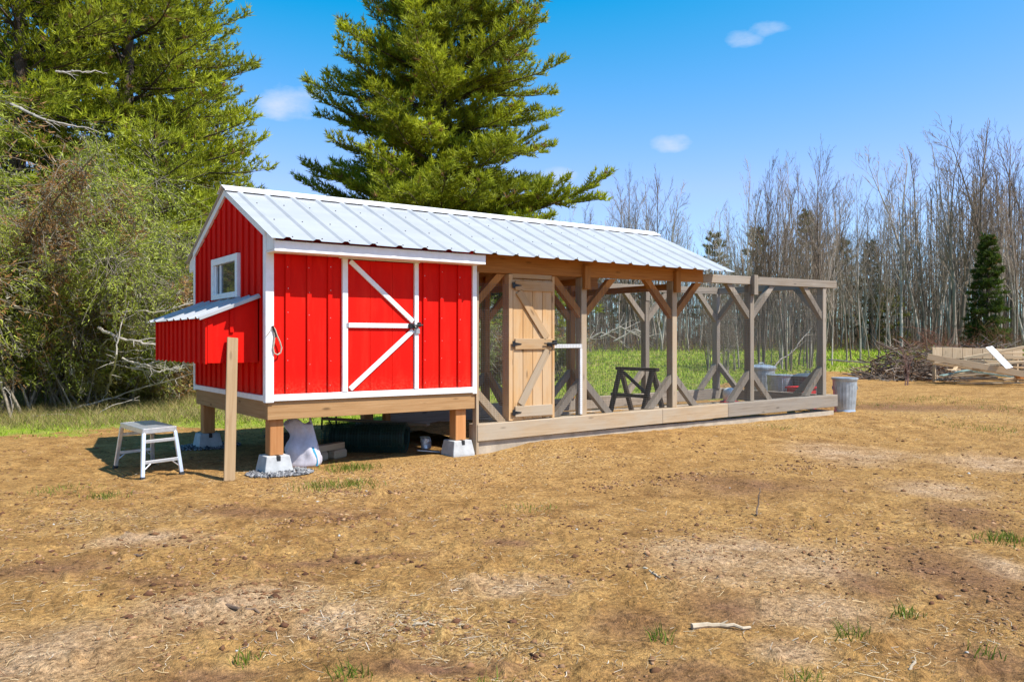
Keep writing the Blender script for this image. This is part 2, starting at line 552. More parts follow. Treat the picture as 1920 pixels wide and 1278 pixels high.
def grass_mask(x, y):
    """1 on meadow, 0 on the bare yard"""
    xs = [-60, -8, -2, 1.5, 3.5, 11, 14, 22, 30, 60, 200]
    ys = [7.5, 6.2, 5.0, 4.4, 3.6, 3.4, 6.0, 9.4, 8.8, 10, 20]
    e = np.interp(x, xs, ys)
    n = (fbm(x * .9, y * .9, 4, 11) - .5) * 2.4
    return sstep((y - e + n + .3) / 1.1)

# ------------------------------------------------------------------ ground
def ground_material():
    mt, N, L, b = nodes_of('yard_soil_and_meadow')
    p = pos(N)
    big = noise(N, L, p, .55, 5, .6)
    mid = noise(N, L, p, 3.2, 6, .65)
    fine = noise(N, L, p, 38, 6, .7)
    vf = noise(N, L, p, 150, 3, .7)
    soil = ramp(N, L, mid, [(.28, (.185, .090, .029)), (.46, (.32, .175, .058)), (.58, (.42, .243, .086)), (.75, (.50, .315, .126))])
    soil = mixc(N, L, ramp(N, L, big, [(.35, (0, 0, 0)), (.65, (.5, .5, .5))]), soil, (.43, .252, .088))
    pale = ramp(N, L, fine, [(.25, (.33, .215, .13)), (.55, (.50, .345, .22)), (.8, (.60, .43, .29))])
    damp = ramp(N, L, mid, [(.3, (.125, .060, .034)), (.7, (.235, .120, .068))])
    straw = ramp(N, L, fine, [(.3, (.26, .14, .048)), (.55, (.45, .28, .105)), (.8, (.56, .39, .18))])
    col = mixc(N, L, mathn(N, L, 'MULTIPLY', attr(N, 'straw').outputs['Fac'], mathn(N, L, 'ADD', .35, mid), True), soil, straw)
    col = mixc(N, L, mathn(N, L, 'MULTIPLY', attr(N, 'pale').outputs['Fac'], mathn(N, L, 'SUBTRACT', mathn(N, L, 'MULTIPLY', mid, 1.9), .35), True), col, pale)
    col = mixc(N, L, mathn(N, L, 'MULTIPLY', attr(N, 'damp').outputs['Fac'], mathn(N, L, 'SUBTRACT', mathn(N, L, 'MULTIPLY', mid, 1.8), .25), True), col, damp)
    sp = ramp(N, L, fine, [(.30, (.35, .32, .30)), (.5, (1, 1, 1)), (.72, (1.6, 1.52, 1.36))])
    col = mixc(N, L, .9, col, sp, 'MULTIPLY')
    sp2 = ramp(N, L, vf, [(.3, (.62, .6, .58)), (.52, (1, 1, 1)), (.74, (1.35, 1.33, 1.28))])
    col = mixc(N, L, .8, col, sp2, 'MULTIPLY')
    m2c = ramp(N, L, noise(N, L, mapping(N, L, p, (1, 1, 1)), 12.5, 7, .75), [(.33, (.40, .36, .33)), (.45, (.88, .86, .84)), (.55, (1.05, 1.05, 1.05)), (.7, (1.32, 1.30, 1.22))])
    col = mixc(N, L, .85, col, m2c, 'MULTIPLY')
    g1 = noise(N, L, p, .35, 5, .6)
    gn = noise(N, L, mapping(N, L, p, (1, 1, 1)), 7, 6, .7)
    gcol = ramp(N, L, gn, [(.28, (.15, .20, .014)), (.5, (.24, .32, .026)), (.72, (.32, .38, .05))])
    gcol = mixc(N, L, ramp(N, L, g1, [(.36, (0, 0, 0)), (.62, (.75, .75, .75))]), gcol, (.29, .235, .085))
    gf = attr(N, 'grass').outputs['Fac']
    gf = ramp(N, L, mathn(N, L, 'ADD', mathn(N, L, 'MULTIPLY', gf, 1.3), mathn(N, L, 'SUBTRACT', mathn(N, L, 'MULTIPLY', gn, .9), .75)), [(.3, (0, 0, 0)), (.6, (1, 1, 1))])
    col = mixc(N, L, gf, col, gcol)
    L.new(col, b.inputs['Base Color'])
    b.inputs['Roughness'].default_value = .95
    b.inputs['Specular IOR Level'].default_value = .1
    m2 = noise(N, L, p, 11, 6, .72)
    hgt = mathn(N, L, 'ADD', mathn(N, L, 'MULTIPLY', fine, 1.0), mathn(N, L, 'MULTIPLY', mid, 1.6))
    hgt = mathn(N, L, 'ADD', hgt, mathn(N, L, 'ADD', mathn(N, L, 'MULTIPLY', vf, .4), mathn(N, L, 'MULTIPLY', m2, 1.8)))
    bump(N, L, b, hgt, .75, .035)
    return mt
MT['ground'] = ground_material()

def make_ground():
    rad = [0.0, .6, 1.1, 1.6]
    r = 2.0
    while r < 45: rad.append(r); r *= 1.014
    while r < 5000: rad.append(r); r *= 1.14
    rad = np.array(rad)
    fineA = np.radians(np.arange(-41, 41.01, .2))
    rest = np.radians(np.arange(41 + 4, 360 - 41, 4.0))
    ang = np.concatenate([fineA, rest])
    A, RR = np.meshgrid(ang, rad)
    dx = np.sin(A + YAW) * RR; dy = np.cos(A + YAW) * RR
    x = CAM[0] + dx; y = CAM[1] + dy
    z = gz(x, y)
    near = 1 - sstep((RR - 22) / 20)
    g = grass_mask(x, y)
    h = (fbm(x * 1.1, y * 1.1, 3, 2) - .5) * .055 + (fbm(x * 6, y * 6, 3, 3) - .5) * .045 * (.4 + .6 * vnoise(x * .8, y * .8, 9))
    cl = np.maximum(0, fbm(x * 11, y * 11, 2, 8) - .66) * .16 * (vnoise(x * .7 + 3, y * .7, 4) > .45)
    keep = sstep((np.maximum(np.abs(x - 4.8) - 5.0, np.abs(y - 1.2) - 1.6) + .2) / .8)
    z = z + near * (h + cl) * (.35 + .65 * keep)
    n, m = A.shape
    V = np.stack([x, y, z], -1).reshape(-1, 3)
    i = np.arange(n - 1)[:, None]; j = np.arange(m)[None, :]
    j2 = (j + 1) % m
    F = np.stack([(i * m + j), (i * m + j2), ((i + 1) * m + j2), ((i + 1) * m + j)], -1).reshape(-1, 4)[:, ::-1]
    me = np_mesh('ground', V, F, 'ground', smooth=True)
    def put(nm, arr):
        a = me.attributes.new(nm, 'FLOAT', 'POINT')
        a.data.foreach_set('value', np.ascontiguousarray(arr, np.float32).ravel())
    put('grass', g)
    far = RR < 60
    put('pale', np.where(far, blobs_mask(x, y, PALE, 21), 0)); put('damp', np.where(far, blobs_mask(x, y, DAMP, 31), 0))
    put('straw', np.where(far, blobs_mask(x, y, STRAW, 41), 0))
    o = link('ground', me); o['kind'] = 'structure'
make_ground()

# ------------------------------------------------------------------ chicken coop
CL, CW = 2.44, 2.64            # length along x, gable width along y
HY = CW / 2
SL = .444                      # roof slope
EAVE, RIDGE = 2.43, 2.43 + .444 * 1.32
def roof_z(y): return EAVE + SL * (HY - abs(y - HY))
coop = thing('chicken_coop', 'red board and batten chicken coop on wooden stilts with a white metal roof', 'chicken coop', (CL / 2, HY, 0))
def part(name, mat, fn, parent, **k):
    m = MB(); fn(m); return m.build(name, mat, parent, **k)

Z0, Z1 = .535, .717            # skirt beams
TR = .785                      # top of bottom trim
# --- floor frame
part('skirt_beam', 'beam', lambda m: m.box(0.006, CL - .004, .0, .04, Z0, Z1), coop)
part('skirt_beam', 'beam', lambda m: m.box(0.006, CL - .004, CW - .04, CW, Z0, Z1), coop)
part('skirt_beam', 'beam', lambda m: m.box(.004, .044, .042, CW - .042, Z0, Z1), coop)
part('skirt_beam', 'beam', lambda m: m.box(CL - .044, CL - .004, .042, CW - .042, Z0, Z1), coop)
for i in range(5):
    x = .42 + i * .4
    part('joist', 'beam', lambda m: m.box(x, x + .04, .042, CW - .042, Z0 + .02, Z1 - .02), coop)
part('floor_deck', 'beam', lambda m: m.box(.046, CL - .046, .046, CW - .046, Z1 - .018, Z1 + .02), coop)
for x in (.045, 2.205):
    for y in (.045, CW - .185):
        part('stilt', 'post', lambda m: m.box(x, x + .14, y, y + .14, .175, Z0 - .001, .006), coop)
# --- front wall: red boards between battens, door opening between the stiles
BX = [.183, .408, .632, 1.75, 1.964, 2.20]
edges_l = [.05] + [b + .022 for b in BX[:3]] + [.80]
edges_r = [1.67] + [b + .022 for b in BX[3:]] + [2.415]
for E_ in (edges_l, edges_r):
    for a, c in zip(E_[:-1], E_[1:]):
        part('wall_board', 'red', lambda m: m.box(a + .001, c - .001, .004, .03, TR - .05, 2.36), coop)
for bx in BX:
    part('batten', 'red', lambda m: m.box(bx, bx + .046, -.018, .0035, TR, 2.30, .002), coop)
nl_ = MB()
for bx in BX:
    for z in np.arange(.86, 2.1, .24): nl_.lathe((bx + .023 + random.uniform(-.006, .006), -.018, z + random.uniform(-.03, .03)), [(.004, 0), (.004, .0012)], 6, (0, -1, 0))
nl_.build('nail_heads', 'steel', coop, kind='stuff')
part('wall_board', 'red', lambda m: m.box(.801, 1.669, .006, .03, 2.185, 2.36), coop)
# --- corner trims and bottom trims
part('corner_trim', 'white', lambda m: m.box(-.022, .062, -.024, .003, Z1 - .01, 2.40), coop)
part('corner_trim', 'white', lambda m: m.box(-.024, -.002, .004, .05, Z1 - .01, 2.42), coop)
part('corner_trim', 'white', lambda m: m.box(2.395, 2.452, -.024, .003, Z1 - .01, 2.25), coop)
part('corner_trim', 'white', lambda m: m.box(-.024, -.002, CW - .05, CW + .02, Z1 - .01, 2.42), coop)
part('bottom_trim', 'white', lambda m: m.box(.064, 2.393, -.026, .003, Z1 + .003, TR), coop)
part('bottom_trim', 'white', lambda m: m.box(-.026, .003, .052, CW - .052, Z1 + .003, TR - .01), coop)
# --- gable wall with window
WY0, WY1, WZ0, WZ1 = .82, 1.80, 1.785, 2.255
def gable(m, y0, y1, z0):
    pts = [(0.004, y0, z0), (0.004, y1, z0), (0.004, y1, roof_z(y1) - .02)]
    if y0 < HY < y1: pts.append((0.004, HY, RIDGE - .02))
    pts.append((0.004, y0, roof_z(y0) - .02))
    m.prism(pts, (.026, 0, 0))
gy = [.031] + [.31 + .2 * k for k in range(3)] + [WY0 + .02]
for a, c in zip(gy[:-1], gy[1:]): part('wall_board', 'red', lambda m: gable(m, a + .001, c - .001, TR - .06), coop)
gy = [WY1 - .02] + [1.93 + .2 * k for k in range(4)] + [CW - .001]
for a, c in zip(gy[:-1], gy[1:]): part('wall_board', 'red', lambda m: gable(m, a + .001, c - .001, TR - .06), coop)
gy = [WY0 + .02, 1.10, 1.31, 1.52, WY1 - .02]
for a, c in zip(gy[:-1], gy[1:]):
    part('wall_board', 'red', lambda m: gable(m, a + .001, c - .001, WZ1 - .02), coop)
    part('wall_board', 'red', lambda m: m.box(.004, .03, a + .001, c - .001, TR - .06, WZ0 + .02), coop)
for k in range(13):
    y = .14 + .2 * k
    zt = roof_z(y + .02) - .10
    if WY0 - .06 < y < WY1 + .02:
        part('batten', 'red', lambda m: m.box(-.018, .0035, y, y + .04, WZ1 + .002, zt, .002), coop)
        part('batten', 'red', lambda m: m.box(-.018, .0035, y, y + .04, TR, 1.10, .002), coop)
    else:
        part('batten', 'red', lambda m: m.box(-.018, .0035, y, y + .04, TR, zt, .002), coop)
win = part('window', 'white', lambda m: (m.box(-.045, .03, WY0, WY0 + .075, WZ0, WZ1), m.box(-.045, .03, WY1 - .075, WY1, WZ0, WZ1),
           m.box(-.043, .03, WY0 + .076, WY1 - .076, WZ1 - .075, WZ1 - .001), m.box(-.06, .03, WY0 + .076, WY1 - .076, WZ0 + .001, WZ0 + .06)), coop)
part('sash', 'white', lambda m: (m.box(-.025, .02, WY1 - .13, WY1 - .077, WZ0 + .062, WZ1 - .077), m.box(-.022, .02, WY1 - .30, WY1 - .265, WZ0 + .062, WZ1 - .077)), win)
part('pane', 'glass', lambda m: m.box(-.006, .0, WY0 + .076, WY1 - .301, WZ0 + .062, WZ1 - .077, .001), win)
part('pane', 'glass', lambda m: m.box(-.004, .002, WY1 - .264, WY1 - .131, WZ0 + .062, WZ1 - .077, .001), win)
# --- rear and inner end walls
part('wall_board', 'red', lambda m: m.box(.032, CL - .03, CW - .03, CW - .002, Z1 + .003, 2.40), coop)
part('wall_board', 'red', lambda m: m.prism([(CL - .03, .032, Z1 + .003), (CL - .03, CW - .032, Z1 + .003), (CL - .03, CW - .032, roof_z(CW - .03) - .03), (CL - .03, HY, RIDGE - .03), (CL - .03, .032, roof_z(.03) - .03)], (.026, 0, 0)), coop)
# --- rake trims
for sgn in (0, 1):
    ya = -.02 if sgn == 0 else CW + .02
    part('rake_trim', 'white', lambda m: m.prism([(-.03, ya, roof_z(ya) - .005), (-.03, HY, RIDGE - .005), (-.03, HY, RIDGE - .085), (-.03, ya, roof_z(ya) - .085)], (.026, 0, 0)), coop)
# --- fascia box under the eaves
for s in (0, 1):
    f = (lambda y: y) if s == 0 else (lambda y: CW - y)
    y0, y1 = f(-.25), f(-.228)
    part('fascia', 'white', lambda m: m.box(-.012, 2.424, min(y0, y1), max(y0, y1), 2.18, 2.285), coop)
    y2, y3 = f(-.226), f(-.026)
    part('soffit', 'white', lambda m: m.box(-.010, 2.42, min(y2, y3), max(y2, y3), 2.182, 2.20), coop)
    part('fascia_return', 'white', lambda m: m.prism([(-.014, f(-.226), 2.201), (-.014, f(-.026), 2.201), (-.014, f(-.026), roof_z(0) - .03), (-.014, f(-.226), roof_z(0) - SL * .226 - .012)], (.02, 0, 0)), coop)
# --- door
door = part('door', 'red', lambda m: [m.box(.848 + i * .2615 + .001, .848 + (i + 1) * .2615 - .001, -.006, .02, .79, 2.165, .002) for i in range(3)], coop)
part('stile', 'white', lambda m: m.box(.786, .846, -.03, .003, TR + .002, 2.172), door)
part('stile', 'white', lambda m: m.box(1.634, 1.684, -.03, .003, TR + .002, 2.172), door)
part('head_trim', 'white', lambda m: m.box(.755, 1.70, -.032, .003, 2.173, 2.181), door)
part('rail', 'white', lambda m: m.box(.85, 1.63, -.028, -.0065, 1.455, 1.505), door)
part('diagonal_brace', 'white', lambda m: m.beam((.875, -.017, 2.150), (1.618, -.017, 1.528), .021, .052, (.64, 0, .77)), door)
part('diagonal_brace', 'white', lambda m: m.beam((.875, -.017, .812), (1.618, -.017, 1.432), .021, .052, (-.64, 0, .77)), door)
part('latch', 'black', lambda m: (m.box(1.555, 1.625, -.05, -.0285, 1.452, 1.508), m.tube([(1.60, -.06, 1.485), (1.72, -.055, 1.49)], .009, 8), m.box(1.665, 1.70, -.055, -.0305, 1.47, 1.52), m.box(1.62, 1.66, -.06, -.0305, 1.455, 1.47)), door)
part('latch_plate', 'steel', lambda m: m.box(1.642, 1.69, -.046, -.0305, 1.395, 1.45), door)
part('hinge', 'steel', lambda m: m.box(.83, .857, -.036, -.0305, 1.455, 1.505), door)
# --- nesting box on the gable
NX, NY0, NY1, NZ = -.516, .215, 2.384, 1.10
def nroof(x): return 1.775 + x * .40
nest = part('nest_box', 'red', lambda m: m.box(NX + .022, -.02, NY0 + .024, NY1 - .024, NZ + .002, NZ + .03), coop)
for y in (NY0, NY1 - .022):
    part('side_panel', 'red', lambda m: m.prism([(NX, y, NZ), (-.019, y, NZ), (-.019, y, nroof(-.02) - .02), (NX, y, nroof(NX) - .02)], (0, .022, 0)), nest)
part('front_panel', 'red', lambda m: m.box(NX, NX + .02, NY0 + .023, NY1 - .023, NZ, nroof(NX) - .03), nest)
for k in range(12):
    y = NY0 - .012 + k * .189
    part('batten', 'red', lambda m: m.box(NX - .02, NX - .0005, y, y + .045, NZ - .01, nroof(NX) - .03, .002), nest)
part('batten', 'red', lambda m: m.box(NX, NX + .05, NY0 - .018, NY0 - .0005, NZ, nroof(NX) - .03, .002), nest)
part('batten', 'red', lambda m: m.box(-.30, -.262, NY0 - .018, NY0 - .0005, NZ + .30, nroof(-.3) - .03, .002), nest)
part('gasket', 'greenwire', lambda m: m.box(NX - .022, NX + .02, NY0 + .02, NY1, nroof(NX) - .029, nroof(NX) - .012), nest)

def rib_profile(x0, x1, ribs):
    pts = [(x0, 0)]
    for r in ribs:
        if x0 < r - .04 and r + .04 < x1 + .001:
            pts += [(r - .042, 0), (r - .017, .019), (r + .017, .019), (r + .042, 0)]
    pts.append((x1, 0))
    return pts
def ribbed(m, prof, origin, ex, es, en, length, rows=5, t=.0014):
    """sheet: profile along ex, running length along es, ribs rise along en"""
    o = np.array(origin, float); ex = np.array(ex, float); es = np.array(es, float); en = np.array(en, float)
    n = len(prof); V = []
    for lay in (0, 1):
        for j in range(rows):
            for (a, h) in prof:
                w = random.uniform(-.0012, .0012)
                V.append(o + ex * a + es * (length * j / (rows - 1)) + en * (h + w * (lay == 0) - lay * t))
    F = []
    q = rows * n
    for j in range(rows - 1):
        for i in range(n - 1):
            F.append((j * n + i, j * n + i + 1, (j + 1) * n + i + 1, (j + 1) * n + i))
            F.append((q + j * n + i, q + (j + 1) * n + i, q + (j + 1) * n + i + 1, q + j * n + i + 1))
    for i in range(n - 1):
        F.append((i, q + i, q + i + 1, i + 1)); k = (rows - 1) * n
        F.append((k + i, k + i + 1, q + k + i + 1, q + k + i))
    for j in range(rows - 1):
        F.append((j * n, (j + 1) * n, q + (j + 1) * n, q + j * n)); k = n - 1
        F.append((j * n + k, q + j * n + k, q + (j + 1) * n + k, (j + 1) * n + k))
    m.add(V, F)
nl = math.hypot(1, .40)
es = np.array([-1, 0, -.40]) / nl; en = np.array([-.40, 0, 1]) / nl
for a, c in ((.15, .93), (.93, 1.68), (1.68, 2.46)):
    nr = part('roof_sheet', 'roof', lambda m: ribbed(m, rib_profile(a, c, [.24 + .29 * k for k in range(9)]), (-.004, 0, 1.775), (0, 1, 0), es, en, .655), nest)
part('edge_trim', 'roof', lambda m: m.beam((-.02, .142, 1.765), (-.61, .142, 1.53), .012, .035), nest)

# --- metal roof over coop and run
roof = part('roof', 'shade_timber', lambda m: m.box(.05, 6.6, HY - .02, HY + .02, RIDGE - .16, RIDGE - .03), coop)   # ridge board
RX0, RX1 = -.055, 6.66
ribs = [.100 + .301 * k for k in range(22)]
cl_, sl_ = 1 / math.hypot(1, SL), SL / math.hypot(1, SL)
LEN = (HY + .305) * math.hypot(1, SL)
bounds = [RX0] + [.100 + .301 * k + .05 for k in (2, 5, 8, 11, 14, 17, 20)] + [RX1]
for s in (-1, 1):
    es = np.array([0, s * cl_, -sl_]); en = np.array([0, s * sl_, cl_])
    for a, c in zip(bounds[:-1], bounds[1:]):
        o = part('roof_sheet', 'roof', lambda m: ribbed(m, rib_profile(a, c, ribs), (0, HY, RIDGE + .003), (1, 0, 0), es, en, LEN), roof)
        m = MB()
        for r in ribs:
            if a < r < c:
                for t in (.30, .64, .955):
                    p = np.array([r + .075 + random.uniform(-.006, .006), HY, RIDGE + .003]) + es * (LEN * t + random.uniform(-.01, .01)) + en * .001
                    m.lathe(p, [(.0075, 0), (.0075, .003), (.005, .0035), (.005, .007)], 6, en)
        if m.v: m.build('screws', 'black', o, kind='stuff')
def cap(m):
    w = .155; t = .004
    top = []; bot = []
    for (dy, dz) in ((-w - .002, -w * SL - .012), (-w, -w * SL), (0, 0), (w, -w * SL), (w + .002, -w * SL - .012)):
        top.append((RX0 - .012, HY + dy, RIDGE + .036 + dz)); bot.append((RX0 - .012, HY + dy * .985, RIDGE + .036 + dz - t))
    for i in range(4):
        m.prism([bot[i], top[i], top[i + 1], bot[i + 1]], (RX1 - RX0 + .02, 0, 0))
part('ridge_cap', 'white', cap, roof)
# rafters and purlins under the open part
for x in (2.56, 3.35, 4.16, 5.0, 5.83, 6.52):
    for s in (-1, 1):
        ye = HY + s * (HY - .10)
        part('rafter', 'shade_timber', lambda m: m.beam((x, HY + s * .025, RIDGE - .085), (x, ye, roof_z(ye) - .085), .04, .09), roof)
for t in (.12, .5, .84):
    for s in (-1, 1):
        y = HY + s * (HY + .2) * t
        part('purlin', 'shade_timber', lambda m: m.beam((2.5, y, roof_z(y) - .018), (6.63, y, roof_z(y) - .018), .085, .032, (0, s * SL, 1)), roof)

# --- concrete deck blocks
def deck_block(x, y, z0, label, g='concrete deck blocks under the coop'):
    m = MB()
    w0, w1, h = .145, .118, .185
    base = [(x - w0, y - w0, z0), (x + w0, y - w0, z0), (x + w0, y + w0, z0), (x - w0, y + w0, z0)]
    mid = [(x - w0, y - w0, z0 + .03), (x + w0, y - w0, z0 + .03), (x + w0, y + w0, z0 + .03), (x - w0, y + w0, z0 + .03)]
    top = [(x - w1, y - w1, z0 + h), (x + w1, y - w1, z0 + h), (x + w1, y + w1, z0 + h), (x - w1, y + w1, z0 + h)]
    F = [(3, 2, 1, 0), (8, 9, 10, 11)]
    for r in (0, 4):
        for i in range(4): F.append((r + i, r + (i + 1) % 4, r + 4 + (i + 1) % 4, r + 4 + i))
    m.add(base + mid + top, F)
    o = m.build('deck_block', 'concrete', None, label=label, cat='concrete block', group=g)
    bv = o.modifiers.new('bevel', 'BEVEL'); bv.width = .008; bv.segments = 2
    m = MB()                                   # black box stands in for the shade inside the beam slot
    m.box(x - .02, x + .02, y - w1 - .012, y - w1 + .06, z0 + h - .05, z0 + h + .0015)
    m.build('slot_shade', 'rubber', o)
    return o
def part_fix(o): return o
deck_block(.115, .115, -.01, 'concrete deck block ringed with gravel under the stilt beside the feed bag')
deck_block(2.275, .115, -.01, 'concrete deck block under the coop stilt beside the wire run sill')
deck_block(.115, CW - .115, -.01, 'shaded concrete deck block under the rear stilt behind the metal work platform')
deck_block(2.275, CW - .115, -.01, 'concrete deck block under the rear stilt next to the run')

# ------------------------------------------------------------------ chicken run
run = thing('chicken_run', 'timber framed wire mesh chicken run with knee braces and a plank door', 'chicken run', (6, 1.2, .05))
def T(x): return .011 * (x - 2.44)          # the frame rises a little to the far end
BYr = 2.36                                  # rear post line
PX = [4.16, 5.83, 7.52, 9.38]
SB, ST = .150, .345                         # sill
HB, HT = 2.120, 2.240                       # header
def bm(name, p0, p1, w, h, mat, up=(0, 0, 1), parent=None):
    return part(name, mat, lambda m: m.beam(p0, p1, w, h, up), parent or run)
# footing and sill
def yb(x0, x1, y0, y1, z0, z1, mat, name): return part(name, mat, lambda m: m.box(x0, x1, y0, y1, z0, z1, .006), run)
yb(2.5, 9.57, .03, .17, -.10, SB + .01, 'footing', 'footing')
yb(2.5, 9.57, BYr - .05, BYr + .10, -.10, SB + .01, 'footing', 'footing')
yb(9.43, 9.57, .171, BYr - .051, -.10, SB + .012, 'footing', 'footing')
def sill(x0, x1, y, mat):
    zc = (SB + ST) / 2
    bm('sill_beam', (x0, y, zc + T(x0)), (x1, y, zc + T(x1)), .19 if y < 1 else .09, ST - SB, mat)
sill(2.47, 5.50, .085, 'tan'); sill(5.502, 6.86, .085, 'tan'); sill(6.862, 9.62, .085, 'grey')
sill(2.5, 5.9, BYr + .02, 'grey'); sill(5.902, 9.62, BYr + .02, 'grey')
zc = (SB + ST) / 2 + T(9.5)
bm('sill_beam', (9.54, .182, zc - .003), (9.54, BYr - .03, zc - .003), .09, ST - SB, 'grey')
# headers
zh = (HB + HT) / 2
def header(x0, x1, y, mat, h=HT - HB): bm('header_beam', (x0, y, zh + T(x0)), (x1, y, zh + T(x1)), .07, h, mat)
def header2(x0, x1, y): bm('header_beam', (x0, y, HB + .11 + T(x0)), (x1, y, HB + .11 + T(x1)), .07, .22, 'shade_timber')
header2(2.46, 4.13, .095); header2(4.132, 6.40, .095); header(6.402, 7.55, .095, 'grey'); header(7.552, 9.70, .095, 'grey')
header2(2.46, 6.40, BYr + .02); header(6.402, 9.62, BYr + .02, 'grey')
bm('header_beam', (9.44, .133, zh + T(9.44) - .004), (9.44, BYr - .018, zh + T(9.44) - .004), .08, HT - HB, 'grey')
for x in (4.16, 5.83):
    bm('tie_beam', (x + .01, .20, HB - .04), (x + .01, BYr - .02, HB - .04), .04, .09, 'shade_timber')
# posts
def post(x, y, mat, ztop, depth=.12):
    return part('post', mat, lambda m: m.box(x - .048, x + .048, y - depth / 2, y + depth / 2, ST + T(x) - .002, ztop + T(x), .006), run)
for i, x in enumerate(PX):
    mt_ = ('tan', 'tan', 'grey', 'grey')[i]
    post(x, .135, mt_, HB - .002 if i != 1 else HB - .002)
    post(x, BYr + .01, ('shade_timber', 'shade_timber', 'grey', 'grey')[i], HB - .002)
    if i < 3:                                # face block lapped over the header
        m2 = 'shade_timber' if i < 2 else 'grey'
        part('face_block', m2, lambda m: m.box(x - .046, x + .046, -.0, .0595, HB - .16 + T(x), HT + .02 + T(x)), run)
        part('face_block', m2, lambda m: m.box(x - .046, x + .046, BYr - .062, BYr - .0155, HB - .16 + T(x), HT + .02 + T(x)), run)
part('post', 'tan', lambda m: m.box(2.456, 2.495, .0, .08, -.06, HB, .004), run)
part('post', 'shade_timber', lambda m: m.box(2.456, 2.54, BYr - .04, BYr + .06, -.06, HB, .004), run)
# knee braces
def knee(px_, s, up, y, mat, a=.46):
    z = HB + T(px_) - .005 if up else ST + T(px_) + .005
    k = -1 if up else 1
    p0 = (px_ + s * .05, y, z + k * a); p1 = (px_ + s * (a + .05), y, z)
    d = np.array([s * 1, 0, -k]) / 1.414
    nrm = (1 * s, 0, k)
    off = np.array([nrm[0], 0, nrm[2]]) / 1.414 * 0.0
    # plumb cut ends: a parallelogram prism
    w = .062
    poly = [(p0[0], y - .042, p0[2] - w), (p0[0], y - .042, p0[2] + w), (p1[0] + s * w, y - .042, p1[2]), (p1[0] - s * w, y - .042, p1[2])]
    if up: poly = [(p0[0], y - .042, p0[2] - w), (p0[0], y - .042, p0[2] + w), (p1[0] - s * w, y - .042, p1[2]), (p1[0] + s * w, y - .042, p1[2])]
    part('knee_brace', mat, lambda m: m.prism(poly, (0, .075, 0)), run)
for i, x in enumerate(PX):
    um = 'shade_timber' if i < 2 else 'grey'; lm = 'grey'
    for s in (-1, 1):
        if not (i == 3 and s == 1):
            knee(x, s, True, .135, um); knee(x, s, False, .135, lm, .40)
            knee(x, s, True, BYr + .01, um); knee(x, s, False, BYr + .01, lm, .40)
knee(2.46, 1, True, .135, 'shade_timber', .36); knee(2.46, 1, False, .135, 'tan', .38)
def knee_y(y0, s, up, x, mat, a=.42):
    z = HB + T(x) - .005 if up else ST + T(x) + .005
    k = -1 if up else 1; w = .062
    q = (y0 + s * .062); e = y0 + s * (a + .06)
    sg = -1 if up else 1
    poly = [(x - .03, q, z + k * a - w), (x - .03, q, z + k * a + w), (x - .03, e + sg * s * w, z), (x - .03, e - sg * s * w, z)]
    part('knee_brace', mat, lambda m: m.prism(poly, (.075, 0, 0)), run)
for up in (True, False):
    knee_y(.135, 1, up, 9.39, 'grey'); knee_y(BYr + .01, -1, up, 9.39, 'grey')
knee_y(BYr + .01, -1, False, 4.16, 'shade_timber'); knee_y(BYr + .01, -1, False, 5.83, 'shade_timber')
DY = np.array([0, .055, 0])                # the door hangs a little behind the sill face
def dbox(m, x0, x1, y0, y1, z0, z1, ch=.003): return m.box(x0, x1, y0 + DY[1], y1 + DY[1], z0, z1, ch)
def dbeam(m, p0, p1, w, h, up): return m.beam(np.array(p0) + DY, np.array(p1) + DY, w, h, up)
def dtube(m, pts, r, n): return m.tube(np.array(pts) + DY, r, n)
def dprism(m, poly, vec): return m.prism(np.array(poly) + DY, vec)
# door frame and door
DX0, DX1, DZ0, DZ1 = 3.018, 3.612, .362, 2.108
part('door_jamb', 'door', lambda m: dbox(m, 2.955, 3.012, -.008, .13, ST + .012, HB - .001), run)
part('door_jamb', 'door', lambda m: dbox(m, 3.618, 3.655, -.006, .06, ST + .014, HB - .001), run)
part('lintel', 'door', lambda m: dbox(m, 3.014, 3.616, .004, .04, 2.075, HB + .01), run)
rdoor = part('door', 'door', lambda m: dbox(m, DX0 + .002, DX0 + .006, .012, .016, .6, .61), run)
nb = 4; bw = (DX1 - DX0) / nb
for i in range(nb):
    part('plank', 'door', lambda m: dbox(m, DX0 + i * bw + .0025, DX0 + (i + 1) * bw - .0025, -.004, .016, DZ0 + .005 * i, 2.062, .003), rdoor)
for z0, z1, mm in ((1.925, 2.045, 'door'), (1.215, 1.345, 'door'), (.40, .53, 'tan')):
    part('ledge', mm, lambda m: dbox(m, DX0 + .02, DX1 - .004, -.026, -.0045, z0, z1), rdoor)
part('door_brace', 'door', lambda m: dbeam(m, (DX0 + .075, -.016, 1.915), (DX1 - .085, -.016, 1.355), .02, .10, (.72, 0, .69)), rdoor)
part('door_brace', 'tan', lambda m: dbeam(m, (DX0 + .105, -.016, .545), (DX1 - .07, -.016, 1.205), .02, .10, (-.8, 0, .6)), rdoor)
for z in (1.985, 1.28, .455):
    part('strap_hinge', 'black', lambda m: (dbox(m, 2.99, 3.03, -.034, -.0275, z - .035, z + .035, .001), dprism(m, [(3.03, -.034, z - .018), (3.03, -.034, z + .018), (3.125, -.034, z + .004), (3.125, -.034, z - .004)], (0, .006, 0))), rdoor)
part('gate_latch', 'black', lambda m: (dbox(m, 3.52, 3.585, -.045, -.027, 1.25, 1.30), dtube(m, [(3.46, -.05, 1.285), (3.68, -.05, 1.285)], .008, 8), dbox(m, 3.60, 3.66, -.05, -.028, 1.265, 1.325), dtube(m, [(3.58, -.05, 1.26), (3.575, -.055, 1.21)], .007, 6)), rdoor)
